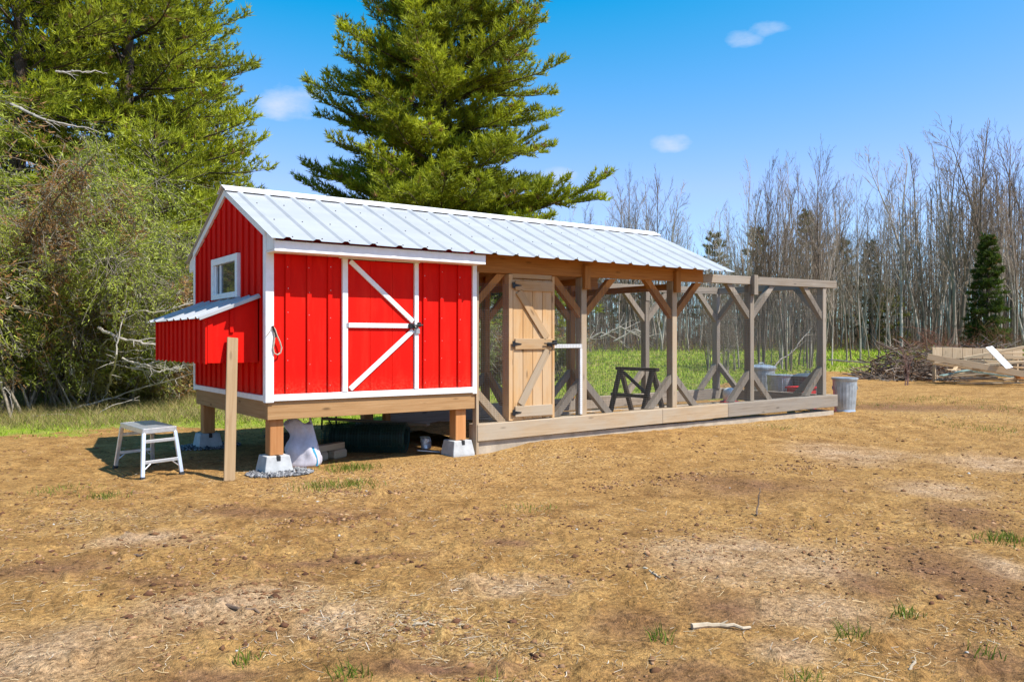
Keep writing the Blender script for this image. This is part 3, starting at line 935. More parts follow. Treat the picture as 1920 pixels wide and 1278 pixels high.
part('mid_rail', 'white', lambda m: dbox(m, 3.657, 4.11, .0, .04, 1.225, 1.275), run)
part('mesh_batten', 'white', lambda m: dbox(m, 4.075, 4.11, -.004, .03, .38, 1.222), run)
# wire mesh
def mesh_panel(axis, fixed, a0, a1, z0, z1, step=.0254, r=.0014):
    P0, P1 = [], []
    for a in np.arange(a0, a1, step):
        P0.append((a, z0)); P1.append((a, z1))
    nv = len(P0)
    for z in np.arange(z0, z1, step):
        P0.append((a0, z)); P1.append((a1, z))
    def to3(p):
        p = np.array(p)
        tt = T(p[:, 0]) if axis == 'x' else np.full(len(p), T(fixed))
        f_ = np.full(len(p), fixed)
        return np.stack([p[:, 0], f_, p[:, 1] + tt], 1) if axis == 'x' else np.stack([f_, p[:, 0], p[:, 1] + tt], 1)
    V, F = seg_arrays(to3(P0), to3(P1), np.full(len(P0), r), np.full(len(P0), r), 3)
    o = link('wire_mesh', np_mesh('wire_mesh', V, F, 'wire'), run); o['kind'] = 'stuff'
mz = 2.0
mesh_panel('x', .053, 2.50, 2.95, ST + .01, mz)
mesh_panel('x', .051, 3.66, 4.11, ST + .01, mz)
mesh_panel('x', .068, 4.215, 5.775, ST + .01, mz); mesh_panel('x', .068, 5.885, 7.465, ST + .01, mz); mesh_panel('x', .068, 7.575, 9.325, ST + .01, mz)
for a, c in ((2.55, 4.1), (4.22, 5.77), (5.89, 7.46), (7.58, 9.32)): mesh_panel('x', BYr + .075, a, c, ST + .01, mz, .05, .0011)
mesh_panel('y', 9.45, .15, BYr - .05, ST + .01, mz, .03)
# raised soil bed inside the run
xs = np.linspace(2.5, 9.43, 60); ys = np.linspace(.16, BYr - .04, 24)
X, Y = np.meshgrid(xs, ys)
Z = .135 + (fbm(X * 3, Y * 3, 4, 3) - .5) * .10
n, m_ = X.shape
i = np.arange(n - 1)[:, None]; j = np.arange(m_ - 1)[None]
F = np.stack([i * m_ + j, i * m_ + j + 1, (i + 1) * m_ + j + 1, (i + 1) * m_ + j], -1).reshape(-1, 4)
o = link('run_soil', np_mesh('run_soil', np.stack([X, Y, Z], -1).reshape(-1, 3), F, 'ground', smooth=True)); o['kind'] = 'structure'

# --- roost trestle inside the run
rt_ = thing('roost_trestle', 'dark brown wooden roosting trestle standing inside the wire run', 'trestle', (6.15, 1.15, .13))
def leg(p0, p1, nm='leg', w=.05, h=.075, up=(0, 1, 0)): part(nm, 'darkwood', lambda m: m.beam(p0, p1, w, h, up), rt_)
for y in (1.52, .82):
    leg((5.90, y, .12), (6.13, y, .86)); leg((6.46, y + .052, .12), (6.20, y + .052, .86))
    leg((5.99, y + .026, .44), (6.33, y + .026, .44), 'rung', .05, .04, (0, 0, 1))
leg((6.165, 1.62, .885), (6.165, .74, .885), 'top_rail', .09, .05, (0, 0, 1))
leg((6.02, 1.60, .485), (6.02, .76, .485), 'side_rail', .045, .05, (0, 0, 1))
leg((6.14, 1.45, .83), (6.04, .80, .50), 'diagonal', .03, .06, (1, 0, 0))

# --- drinker on a block
wt = thing('poultry_drinker', 'white plastic poultry drinker with a red base inside the run', 'drinker', (8.35, 1.2, .13))
c = (8.35, 1.2)
part('block', 'concrete', lambda m: m.box(c[0] - .15, c[0] + .15, c[1] - .12, c[1] + .12, .09, .245, .008), wt)
part('base', 'plastic_red', lambda m: m.lathe((*c, .245), [(.05, .0), (.15, .0), (.16, .035), (.15, .06), (.13, .045), (.03, .045)], 28), wt, smooth=True)
part('jar', 'plastic_white', lambda m: m.lathe((*c, .291), [(.11, 0), (.112, .16), (.10, .2), (.06, .225), (.03, .235), (.0, .236)], 28), wt, smooth=True)
# --- tub and tube feeder behind the run door
tb = MB(); tx, ty = 4.20, .95
tb.lathe((tx, ty, .12), [(.0, .004), (.19, .0), (.235, .30), (.25, .30), (.25, .32), (.225, .32), (.18, .02), (.0, .02)], 28)
tb.build('tub', 'rubber', None, True, 'black rubber tub on the soil behind the run door', 'tub')
fd = thing('tube_feeder', 'white tube feeder with a red cap beside the plank door inside the run', 'feeder', (3.78, .32, .13))
part('tube', 'plastic_white', lambda m: m.lathe((3.78, .32, .12), [(.045, 0), (.045, .38), (.0, .381)], 18), fd, smooth=True)
part('cap', 'plastic_red', lambda m: m.lathe((3.78, .32, .502), [(.055, 0), (.06, .05), (.03, .075), (.0, .08)], 18), fd, smooth=True)

# --- rubbish cans beyond the end of the run
def can(x, y, r, h, label, mat='galv', lid=True, nr=22, lidmat=None, dome=1.0):
    z0 = gzf(x, y) - .005
    t = thing('bin', label, 'bin', (x, y, z0), 'bins beyond the end of the run')
    def wob(a, z): return 1 + (.022 * (math.cos(a * nr) > .2) if .10 * h < z < .88 * h else 0)
    prof = [(r * .86, 0), (r * .88, .02), (r * .84, .05)] + [(r * (.84 + .14 * k / 8), .06 + (h * .88 - .06) * k / 8) for k in range(9)] + [(r * 1.0, h * .92), (r * 1.03, h * .935), (r * 1.03, h * .96), (r * .98, h * .965)]
    part('body', mat, lambda m: m.lathe((x, y, z0), prof, 88, wob=wob if mat == 'galv' else None), t)
    if lid:
        part('lid', lidmat or mat, lambda m: m.lathe((x, y, z0 + h * .95), [(r * 1.08, 0), (r * 1.09, .03), (r * 1.0, .03 + .015 * dome), (r * .6, .03 + .045 * dome), (r * .2, .03 + .055 * dome), (0, .03 + .056 * dome)], 44), t, smooth=False)
        if dome > .5: part('lid_handle', lidmat or mat, lambda m: m.tube([(x - .07, y, z0 + h * .95 + .08), (x - .06, y, z0 + h * .95 + .115), (x + .06, y, z0 + h * .95 + .115), (x + .07, y, z0 + h * .95 + .08)], .008, 6), t)
    for s in (-1, 1):
        part('side_handle', mat, lambda m: m.tube([(x + s * RT[0] * r * .95 + FW[0] * q, y + s * RT[1] * r * .95 + FW[1] * q, z0 + h * .75 + dz) for q, dz in ((-.07, 0), (-.06, -.05), (.06, -.05), (.07, 0))], .008, 6), t)
    return t
x, y = at(1427, 16.2); can(x, y, .27, .72, 'tall galvanised bin with a domed lid, behind the middle end of the run')
x, y = at(1464, 15.4); can(x, y, .25, .62, 'open topped galvanised bin without a lid between two lidded bins', lid=False)
x, y = at(1514, 15.2); can(x, y, .27, .58, 'dark grey plastic bin with a flat grey lid beside the red tote', 'plastic_grey', True, lidmat='plastic_grey')
x, y = at(1584, 14.15); can(x, y, .20, .60, 'narrow galvanised bin standing outside the corner post of the run', lidmat='galv', dome=.1)
x, y = at(1503, 14.7)
tt = thing('storage_tote', 'low red plastic tote in front of the dark grey bin', 'tote', (x, y, .08))
part('body', 'plastic_red', lambda m: m.prism([(x - .2, y - .16, .10), (x + .2, y - .16, .10), (x + .2, y + .16, .10), (x - .2, y + .16, .10)], (0, 0, .39)), tt)
part('rim', 'plastic_red', lambda m: (m.box(x - .225, x + .225, y - .185, y - .161, .47, .50), m.box(x - .225, x + .225, y + .161, y + .185, .47, .50), m.box(x - .225, x - .201, y - .16, y + .16, .47, .50), m.box(x + .201, x + .225, y - .16, y + .16, .47, .50)), tt)

# ------------------------------------------------------------------ things round the coop
# folding work platform
st = thing('work_platform', 'folding aluminium work platform standing beside the nest box', 'work platform', (-.92, .86, 0))
FT = [(-1.082, .295), (-.696, .433), (-.76, 1.40), (-1.147, 1.27)]
cx_, cy_ = np.mean([p[0] for p in FT]), np.mean([p[1] for p in FT])
TP = [(cx_ + (p[0] - cx_) * .80, cy_ + (p[1] - cy_) * .80) for p in FT]
ZT = .455
u1 = np.array([TP[1][0] - TP[0][0], TP[1][1] - TP[0][1], 0]); v1 = np.array([TP[3][0] - TP[0][0], TP[3][1] - TP[0][1], 0])
wu, lv = np.linalg.norm(u1), np.linalg.norm(v1); u1 /= wu; v1 /= lv
c0 = np.array([TP[0][0], TP[0][1], ZT])
for k in range(7):
    q = c0 + u1 * (wu * (k + .5) / 7)
    part('deck_slat', 'alu', lambda m: m.beam(q + v1 * .01 + (0, 0, .018), q + v1 * (lv - .01) + (0, 0, .018), wu / 7 - .006, .012), st)
for (a, bq) in ((0, 1), (1, 2), (2, 3), (3, 0)):
    p, q = np.array([*TP[a], ZT]), np.array([*TP[bq], ZT])
    d = (q - p) / np.linalg.norm(q - p)
    part('deck_rail', 'alu', lambda m: m.beam(p - d * .012, q + d * .012, .026, .05), st)
for i in range(4):
    p0 = np.array([*TP[i], ZT - .02]); p1 = np.array([*FT[i], gzf(*FT[i]) + .012])
    lg = part('leg', 'alu', lambda m: m.beam(p0, p1, .036, .036, v1), st)
    d = (p1 - p0) / np.linalg.norm(p1 - p0)
    part('foot', 'rubber', lambda m: m.beam(p1 - d * .025, p1 + d * .014, .044, .044, v1), lg)
for a, bq in ((0, 1), (3, 2)):
    for t in (.18, .62):
        p = np.array([*TP[a], ZT - .02]) * (1 - t) + np.array([*FT[a], 0]) * t
        q = np.array([*TP[bq], ZT - .02]) * (1 - t) + np.array([*FT[bq], 0]) * t
        d = (q - p) / np.linalg.norm(q - p)
        part('rung', 'alu', lambda m: m.beam(p + d * .014, q - d * .014, .02, .032), st)
    t = .62
    for (i1, i2) in ((a, bq), (bq, a)):
        p = np.array([*TP[i1], ZT - .02]) * (1 - .8) + np.array([*FT[i1], 0]) * .8
        q = (np.array([*TP[i1], ZT - .02]) * .38 + np.array([*FT[i1], 0]) * .62) * .75 + (np.array([*TP[i2], ZT - .02]) * .38 + np.array([*FT[i2], 0]) * .62) * .25
        part('strut', 'alu', lambda m: m.tube([p, q], .006, 6), st)

# stake leaning on the nest box
p0 = unproj(430, 902, 0.0); d_ = FW + RT * (436 - 960) / F_PX - np.array([0, 0, 1.0]) * (633 - 639) / F_PX
t_ = (.180 - CAM[1]) / d_[1]; p1 = CAM + d_ * t_
part('stake', 'stake', lambda m: m.beam(p0, p1, .105, .022, (0, -1, .2)), None, label='tall bare board leaning upright against the nest box', cat='board')

# feed bag
x, y = .50, .33
def bag_r(z): return np.interp(z, [0, .015, .05, .12, .19, .235, .265, .29, .33, .38, .44], [.92, 1.0, 1.02, 1.0, .95, .88, .79, .73, .72, .76, .80])
def bag_pt(a, z, out=0.0):
    """flattened sack standing on its base, neck pinched and flopped open"""
    s = bag_r(z)
    cs, sn = math.cos(a), math.sin(a)
    sq = (abs(cs) ** 3 + abs(sn) ** 3) ** (-1 / 3)
    fold = 1 + .05 * math.sin(7 * a + z * 14) * min(1, z / .12) + .03 * math.sin(13 * a - z * 30) + .16 * math.sin(5 * a + 1 + z * 6) * max(0, (z - .2) / .2) + .06 * math.sin(2 * a + .8)
    rx, ry = .165 * s * sq * fold + out, s * float(np.interp(z, [0, .16, .30, .44], [.118, .11, .062, .04])) * sq * fold + out
    zz = z * 1.08 + .035 * math.sin(3 * a + .6) * max(0, (z - .3) / .14) + .006 * math.sin(5 * a)
    lx = -.12 * max(0, z - .22) + .014 * math.sin(z * 25); ly = .16 * max(0, z - .22)
    u = RT * cs * rx + FW * sn * ry
    return np.array([x + u[0] + lx, y + u[1] + ly, max(0.0, zz)])
bag = thing('feed_bag', 'slumped white woven feed bag with a blue stripe under the coop', 'bag', (x, y, 0))
def sack(m):
    zs = [0, .015, .04, .08, .12, .16, .19, .215, .235, .25, .265, .28, .30, .33, .36, .40, .44]; n = 48
    V = [bag_pt(2 * math.pi * k / n, z) for z in zs for k in range(n)]
    V += [bag_pt(2 * math.pi * k / n, z, -.012) for z in zs[::-1][:8] for k in range(n)]
    M = len(zs) + 8
    F = [(i * n + k, i * n + (k + 1) % n, (i + 1) * n + (k + 1) % n, (i + 1) * n + k) for i in range(M - 1) for k in range(n)]
    F += [tuple(range(n))[::-1], tuple(range((M - 1) * n, M * n))]
    m.add(V, F)
part('sack', 'bag', sack, bag, smooth=True)
def stripe(m):
    V, F = [], []
    for j in range(11):
        z = .012 + j * .018
        for k in range(5): V.append(bag_pt(-.62 + k * .045 - j * .010, z, .003))
    for j in range(10):
        for k in range(4): F.append((j * 5 + k, j * 5 + k + 1, (j + 1) * 5 + k + 1, (j + 1) * 5 + k))
    m.add(V, F)
part('printed_stripe', 'bagblue', stripe, bag, smooth=True)

# offcuts and log rounds behind the bag
part('timber_offcut', 'tan', lambda m: m.beam((.72, .55, .135), (1.12, .75, .135), .09, .07), None, label='short tan timber offcut lying on two wood blocks beneath the coop', cat='timber')
part('wood_block', 'tan', lambda m: m.beam((.70, .52, .05), (.86, .60, .05), .11, .10, ch=.02), None, label='rounded wood block propping an offcut beside the feed bag', cat='wood block')
part('wood_block', 'tan', lambda m: m.beam((.93, .60, .05), (1.13, .72, .05), .11, .10, ch=.02), None, label='rounded wood block propping an offcut on the side away from the feed bag', cat='wood block')

# roll of green wire
ax0 = np.array([1.84, .56, .185]); ax1 = np.array([1.12, 1.20, .185]); axd = ax1 - ax0; axl = np.linalg.norm(axd); axd /= axl
roll = thing('wire_roll', 'roll of green coated wire fencing lying under the coop', 'wire roll', (1.4, .8, 0))
rad_u = np.cross(axd, (0, 0, 1)); rad_w = np.cross(rad_u, axd)
P0, P1 = [], []
for lay in range(7):
    r = .175 - lay * .010
    nseg = 26
    for k in range(30):
        c = ax0 + axd * axl * k / 29
        for q in range(nseg):
            a0, a1 = 2 * math.pi * q / nseg, 2 * math.pi * (q + 1) / nseg
            if lay > 1 and k % 4: continue
            P0.append(c + r * (math.cos(a0) * rad_u + math.sin(a0) * rad_w)); P1.append(c + r * (math.cos(a1) * rad_u + math.sin(a1) * rad_w))
    for q in range(nseg):
        a0 = 2 * math.pi * q / nseg + lay * .1
        o_ = r * (math.cos(a0) * rad_u + math.sin(a0) * rad_w)
        P0.append(ax0 + o_); P1.append(ax1 + o_)
V, F = seg_arrays(P0, P1, np.full(len(P0), .0018), np.full(len(P0), .0018), 3)
o = link('wire_coils', np_mesh('wire_coils', V, F, 'greenwire'), roll); o['kind'] = 'stuff'
part('core', 'rubber', lambda m: m.lathe(ax0 + axd * .06, [(.10, 0), (.10, axl - .12)], 20, axd), roll)

cn = thing('paint_tin', 'small silver wrapped tin beside the concrete block under the coop', 'tin', (2.13, .60, 0))
part('body', 'foam', lambda m: m.lathe((2.13, .60, .03), [(.055, 0), (.062, .01), (.06, .05), (.064, .09), (.06, .125), (.02, .132)], 20, wob=lambda a, z: 1 + .06 * math.sin(3 * a + 40 * z)), cn)
part('lid', 'galv', lambda m: m.lathe((2.115, .60, .165), [(.06, 0), (.062, .008), (.0, .01)], 20), cn)
part('flat_bar', 'galv', lambda m: m.beam((1.90, .40, .05), (2.16, .33, .018), .05, .012), None, label='grey metal strip lying beside the wire roll', cat='metal strip')
part('dark_tub', 'rubber', lambda m: m.lathe((.62, 1.25, .0), [(.16, 0), (.2, .22), (.215, .22), (.215, .24), (.0, .235)], 24), None, label='dark tub in the shade behind the timber offcut', cat='tub')
part('planter_tray', 'rubber', lambda m: m.box(1.75, 2.33, 1.35, 1.9, .0, .22, .02), None, label='black storage tray under the coop behind the wire roll', cat='tray')
part('plank', 'tan', lambda m: m.beam((1.5, 2.2, .30), (2.42, 1.05, .26), .12, .03), None, label='long plank resting across the black tray under the coop', cat='plank')
# dark metal stand seen under the coop
sx, sy = at(617, 12.2)
sd_ = thing('metal_stand', 'low black metal stand on the ground behind the coop', 'stand', (sx, sy, 0))
zg = gzf(sx, sy)
for dx in (-.11, .11):
    part('leg', 'black', lambda m: m.tube([(sx + dx * RT[0], sy + dx * RT[1], zg - .02), (sx + dx * .9 * RT[0], sy + dx * .9 * RT[1], zg + .34)], .014, 6), sd_)
part('top_bar', 'black', lambda m: m.tube([(sx - .12 * RT[0], sy - .12 * RT[1], zg + .33), (sx + .12 * RT[0], sy + .12 * RT[1], zg + .33)], .014, 6), sd_)
part('diagonal_bar', 'black', lambda m: m.tube([(sx - .10 * RT[0], sy - .10 * RT[1], zg + .32), (sx + .06 * RT[0], sy + .06 * RT[1], zg + .02)], .012, 6), sd_)

# rope loop on the corner
rope = thing('rope_loop', 'looped pale rope and snap hook hanging from the white corner trim', 'rope', (.1, -.03, 1.2))
def rp(px, py): 
    d = FW + RT * (px - 960) / F_PX - np.array([0, 0, 1.0]) * (py - 639) / F_PX
    return CAM + d * ((-.034 - CAM[1]) / d[1])
part('loop', 'rope', lambda m: m.tube([rp(*q) for q in ((512, 612), (516, 618), (519, 628), (525, 641), (528, 652), (526, 661), (520, 665), (514, 662), (512, 652), (514, 640), (515, 628), (512, 614))], .0075, 6), rope)
part('tail', 'rope', lambda m: m.tube([rp(*q) for q in ((512, 612), (506, 621), (500, 629))], .004, 6), rope)
part('snap_hook', 'black', lambda m: m.tube([rp(*q) for q in ((511, 611), (513, 617), (516, 625), (517, 632))], .011, 6), rope)

# ------------------------------------------------------------------ vegetation
MT['darktwig'] = plain('dark_brown_twig', (.15, .095, .06), .9, 0, .3, 14, .3)
MT['redtwig'] = plain('reddish_bark', (.20, .11, .085), .9, 0, .3, 12, .3)
def rot_dirs(n, r): 
    v = r.normal(size=(n, 3)); return v / np.linalg.norm(v, axis=1)[:, None]

def needles(P, D, r, per, length, width, spread, upb, cols, jit=.02):
    """P tuft positions, D tuft directions -> triangles; cols per tuft"""
    n = len(P)
    P2 = np.repeat(P, per, 0); D2 = np.repeat(D, per, 0); C2 = np.repeat(cols, per, 0)
    d = D2 + rot_dirs(n * per, r) * spread + np.array([0, 0, upb])
    d /= np.linalg.norm(d, axis=1)[:, None] + 1e-9
    l = length * r.uniform(.7, 1.25, (n * per, 1))
    s = np.cross(d, rot_dirs(n * per, r)); s /= np.linalg.norm(s, axis=1)[:, None] + 1e-9
    b = P2 + r.normal(size=P2.shape) * jit
    V = np.stack([b - s * width / 2, b + s * width / 2, b + d * l], 1).reshape(-1, 3)
    F = np.arange(len(V)).reshape(-1, 3)
    C2 = C2 * r.uniform(.78, 1.22, (len(C2), 1))
    C = np.repeat(C2, 3, 0)
    return V, F, C

def pine_arrays(h, rad, zb, seed, flat=.5, dens=1.0, per=9, nl=.17, nw=.024, tone=(.235, .285, .018), droop=0.0, whorl=.48, trunk_r=None, prof_p=.72):
    r = np.random.default_rng(seed)
    S0, S1, A0, A1 = [], [], [], []
    tp, td, tc = [], [], []
    tr = trunk_r or h * .016
    nz_ = int(h / .6)
    zz = np.linspace(0, h * .985, nz_); wob = np.cumsum(r.normal(0, .02, (nz_, 2)), 0)
    tx = np.interp(np.linspace(0, h, 200), zz, wob[:, 0]); ty = np.interp(np.linspace(0, h, 200), zz, wob[:, 1])
    def trunk(z): return np.array([np.interp(z, np.linspace(0, h, 200), tx), np.interp(z, np.linspace(0, h, 200), ty), z])
    TS0 = [trunk(z) for z in zz[:-1]]; TS1 = [trunk(z) for z in zz[1:]]
    TA0 = [max(.015, tr * (1 - z / h) ** .8) for z in zz[:-1]]; TA1 = [max(.012, tr * (1 - z / h) ** .8) for z in zz[1:]]
    z = zb
    tone = np.array(tone)
    while z < h * .985:
        t = (z - zb) / (h - zb)
        nb = r.integers(4, 7)
        a0 = r.uniform(0, 6.28)
        for k in range(nb):
            L_ = rad * ((1 - t) ** prof_p) * (.62 + .38 * min(1, t * 4 + .45)) * r.uniform(.62, 1.18) + .25
            az = a0 + k * 6.283 / nb + r.uniform(-.35, .35)
            el = -.10 - droop + .75 * t ** 1.2 + r.uniform(-.24, .28)
            zz0 = z + r.uniform(-.15, .15)
            m_ = max(4, int(L_ / .3))
            p = trunk(zz0); pts = [p.copy()]
            e = el; aa = az
            for i in range(m_):
                st_ = L_ / m_
                p = p + st_ * np.array([math.cos(aa) * math.cos(e), math.sin(aa) * math.cos(e), math.sin(e)])
                e += (.46 + .16 * r.normal()) / m_ * (1 if i > m_ * .3 else -.5); aa += r.normal() * .06
                pts.append(p.copy())
            pts = np.array(pts)
            br = .012 + .011 * L_
            for i in range(m_):
                S0.append(pts[i]); S1.append(pts[i + 1]); A0.append(br * (1 - i / m_) + .004); A1.append(br * (1 - (i + 1) / m_) + .004)
            shade = r.uniform(.8, 1.18)
            ns = max(3, int(L_ * .82 / .17 * dens))
            for q in range(ns):
                s = .10 + .90 * (q + r.uniform(0, 1)) / ns
                f = s * m_; i = min(m_ - 1, int(f)); p0 = pts[i] * (1 - (f - i)) + pts[i + 1] * (f - i)
                bd = pts[i + 1] - pts[i]; bd /= np.linalg.norm(bd)
                side = np.cross(bd, (0, 0, 1.0)); side /= np.linalg.norm(side) + 1e-9
                sg = 1 if q % 2 else -1
                sl = (.18 + .34 * L_ * (1 - s) ** .7) * r.uniform(.6, 1.2)
                d = bd * r.uniform(.6, 1.0) + side * sg * r.uniform(.5, 1.0) + np.array([0, 0, r.uniform(-.15, .55) - droop * .5])
                d /= np.linalg.norm(d)
                S0.append(p0); S1.append(p0 + d * sl); A0.append(.007); A1.append(.003)
                nt = max(2, int(sl / .13))
                for g in range(nt):
                    w = (g + .7) / nt
                    if w < .25 and s < .4: continue
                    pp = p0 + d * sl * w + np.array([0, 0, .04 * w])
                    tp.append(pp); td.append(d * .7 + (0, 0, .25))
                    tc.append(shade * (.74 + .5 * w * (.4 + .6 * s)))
            for g in range(3):
                tp.append(pts[-1] - (pts[-1] - pts[-2]) * g * .3); td.append((pts[-1] - pts[-2]) / np.linalg.norm(pts[-1] - pts[-2])); tc.append(1.2 * shade)
        z += whorl * r.uniform(.8, 1.2) * (1 - .35 * t)
    tp = np.array(tp); td = np.array(td); tc = np.array(tc)
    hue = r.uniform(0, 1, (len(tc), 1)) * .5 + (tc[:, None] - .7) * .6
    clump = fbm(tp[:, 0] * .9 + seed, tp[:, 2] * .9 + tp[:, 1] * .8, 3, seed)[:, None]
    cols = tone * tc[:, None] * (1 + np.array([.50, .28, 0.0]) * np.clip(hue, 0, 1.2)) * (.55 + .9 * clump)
    dead = r.uniform(0, 1, len(tc)) < .025
    cols[dead] = np.array([.26, .15, .05])
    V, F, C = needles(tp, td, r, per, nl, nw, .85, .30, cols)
    wood_ = (np.array(S0), np.array(S1), np.array(A0), np.array(A1))
    trk = (np.array(TS0), np.array(TS1), np.array(TA0), np.array(TA1))
    return trk, wood_, (V, F, C)

def pine_tree(px, d, h, rad, zb, seed, label, name='pine_tree', group=None, **k):
    x, y = at(px, d); z = gzf(x, y) - .05
    t = thing(name, label, 'tree', (x, y, z), group)
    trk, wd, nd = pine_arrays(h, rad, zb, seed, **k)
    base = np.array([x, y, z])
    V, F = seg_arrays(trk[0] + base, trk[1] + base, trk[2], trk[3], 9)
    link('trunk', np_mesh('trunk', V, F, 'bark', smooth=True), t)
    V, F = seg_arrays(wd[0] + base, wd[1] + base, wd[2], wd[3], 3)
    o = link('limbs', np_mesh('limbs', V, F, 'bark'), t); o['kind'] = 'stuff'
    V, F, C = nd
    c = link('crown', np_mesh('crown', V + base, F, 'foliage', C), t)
    return t

pine_tree(830, 31, 19.0, 6.2, 1.8, 11, 'broad white pine rising behind the white metal roof', dens=1.6, per=9, nl=.22, nw=.043, prof_p=.62, whorl=.36)
pine_tree(240, 22.5, 17.5, 4.0, 1.5, 12, 'tall dense pine behind the nest box gable, its boughs reaching over the coop', dens=1.4, per=8, nl=.19, nw=.036, prof_p=.42, whorl=.40)
pine_tree(20, 20.0, 15.5, 3.6, 1.6, 13, 'tall pine half hidden behind the tangled grey-green shrubs', dens=1.3, per=8, nl=.18, nw=.034, prof_p=.45, whorl=.42)
pine_tree(120, 26, 18.5, 4.6, 1.2, 17, 'tall pine standing between the two nearer pines of the thicket', dens=.9, per=7, nl=.22, nw=.045, prof_p=.42)
pine_tree(330, 27, 14.5, 3.4, 1.0, 18, 'pine set back behind the boughs that overhang the coop gable', dens=.9, per=7, nl=.22, nw=.045, prof_p=.5)
pine_tree(285, 19.3, 6.5, 2.3, .6, 19, 'young bright green pine pushing out beside the nest box', dens=1.2, per=8, nl=.165, nw=.028, prof_p=.55)
pine_tree(205, 18.2, 4.6, 1.7, .6, 20, 'small bright green pine among the tangled shrubs', dens=1.2, per=8, nl=.155, nw=.026, prof_p=.6)
pine_tree(405, 29, 10.5, 2.9, .8, 14, 'smaller pine filling the gap just behind the coop gable', dens=1.0, per=8, nl=.2, nw=.034, prof_p=.7)
pine_tree(985, 26.5, 5.0, 2.6, .7, 15, 'short bushy pine behind the plank door of the run', dens=.9, per=9, nl=.19, nw=.03, prof_p=.7)
pine_tree(-190, 21, 15, 3.6, 1.0, 16, 'pine standing past the shrubs at the far end of the thicket', dens=.55, per=6, nl=.18, nw=.03, prof_p=.45)

# --- tangled drooping shrubs in front of the pines
def drape_shrub(px, d, h, rad, seed, label, tone=(.115, .115, .04), nstem=16, ntw=900, brown=.18):
    r = np.random.default_rng(seed)
    x, y = at(px, d); z = gzf(x, y) - .04
    t = thing('tangled_shrub', label, 'shrub', (x, y, z), 'tangled shrubs at the foot of the pines')
    base = np.array([x, y, z])
    S0, S1, A0, A1 = [], [], [], []
    nodes_, ndir = [], []
    for s in range(nstem):
        az = r.uniform(0, 6.283); lean = r.uniform(.1, .55); L_ = h * r.uniform(.55, 1.15)
        p = np.array([r.normal() * .25 * rad, r.normal() * .25 * rad, 0.0]); m_ = 14
        dirv = np.array([math.cos(az) * lean, math.sin(az) * lean, 1.0])
        rad0 = r.uniform(.015, .04)
        for i in range(m_):
            dirv = dirv + np.array([math.cos(az) * .06, math.sin(az) * .06, -.03 - .13 * (i / m_) ** 2]) + r.normal(size=3) * .07
            dd = dirv / np.linalg.norm(dirv)
            q = p + dd * L_ / m_
            if q[2] < .05 or math.hypot(q[0], q[1]) > rad * 1.25: break
            S0.append(p); S1.append(q); A0.append(rad0 * (1 - i / m_) + .004); A1.append(rad0 * (1 - (i + 1) / m_) + .004)
            if i > 2:
                nodes_.append(q); ndir.append(dd)
            p = q
    nodes_ = np.array(nodes_); ndir = np.array(ndir)
    k = r.integers(0, len(nodes_), ntw)
    T0 = nodes_[k] + r.normal(size=(ntw, 3)) * .1
    TD = ndir[k] * .4 + rot_dirs(ntw, r) * .9; TD[:, 2] -= .1
    TD /= np.linalg.norm(TD, axis=1)[:, None]
    tp, td, tw = [], [], []
    P = T0.copy(); LN = r.uniform(.5, 1.3, (ntw, 1)) * rad * .42
    alive = np.ones(ntw, bool)
    for i in range(4):
        TD = TD + np.array([0, 0, -.22]) + r.normal(size=TD.shape) * .18
        TD /= np.linalg.norm(TD, axis=1)[:, None]
        Q = P + TD * LN / 4
        alive &= Q[:, 2] > .03
        a = np.where(alive)[0]
        S0 += list(P[a]); S1 += list(Q[a]); A0 += [.0065 - .0008 * i] * len(a); A1 += [.0057 - .0008 * i] * len(a)
        for w in (.15, .5, .85):
            tp.append(P[a] * (1 - w) + Q[a] * w); td.append(TD[a]); tw.append(k[a])
        P = Q
    tp = np.concatenate(tp); td = np.concatenate(td); tw = np.concatenate(tw)
    cl = fbm(tp[:, 0] * 1.1 + seed, tp[:, 2] * 1.1 + tp[:, 1], 3, seed)
    cols = np.array(tone) * (.6 + 1.0 * cl[:, None]) * r.uniform(.7, 1.3, (len(tp), 1))
    isb = (fbm(tp[:, 0] * .8 + 5, tp[:, 2] * .8 + tp[:, 1] * .7 + seed, 2, seed + 3) > (.72 - brown))
    cols[isb] = np.array([.33, .175, .06]) * r.uniform(.6, 1.3, (isb.sum(), 1))
    grey = r.uniform(0, 1, len(tp)) < .10
    cols[grey] = np.array([.36, .33, .24]) * r.uniform(.6, 1.3, (grey.sum(), 1))
    gap = fbm(tp[:, 0] * 1.5 + seed * 3, tp[:, 2] * 1.5 + tp[:, 1] * 1.1, 3, seed + 9) > .40
    tp, td, cols = tp[gap], td[gap], cols[gap]
    V, F, C = needles(tp, td, r, 4, .090, .022, 1.1, .10, cols, .04)
    V2, F2 = seg_arrays(np.array(S0) + base, np.array(S1) + base, A0, A1, 3)
    sc = np.repeat(np.array([[.19, .16, .12]]) * r.uniform(.6, 1.6, (len(S0), 1)), 6, 0)
    link('stems', np_mesh('stems', V2, F2, 'barebark', sc), t)
    link('foliage', np_mesh('foliage', V + base, F, 'foliage', C), t)
SH = [(-60, 14.6, 7.4, 2.6, 'tall tangled shrub at the outer end of the thicket, drooping over the grass'),
      (70, 15.6, 7.0, 2.5, 'tall olive shrub with drooping twigs reaching up the pine trunk'),
      (160, 17.0, 5.4, 1.9, 'olive and rust coloured tangled shrub under the pine boughs'),
      (225, 17.6, 2.6, 1.5, 'mid height brushy shrub with grey twigs near the fallen poles'),
      (300, 18.8, 2.0, 1.5, 'low brown brushy shrub behind the nest box'),
      (390, 20.5, 2.0, 1.6, 'low twiggy shrub behind the coop stilts')]
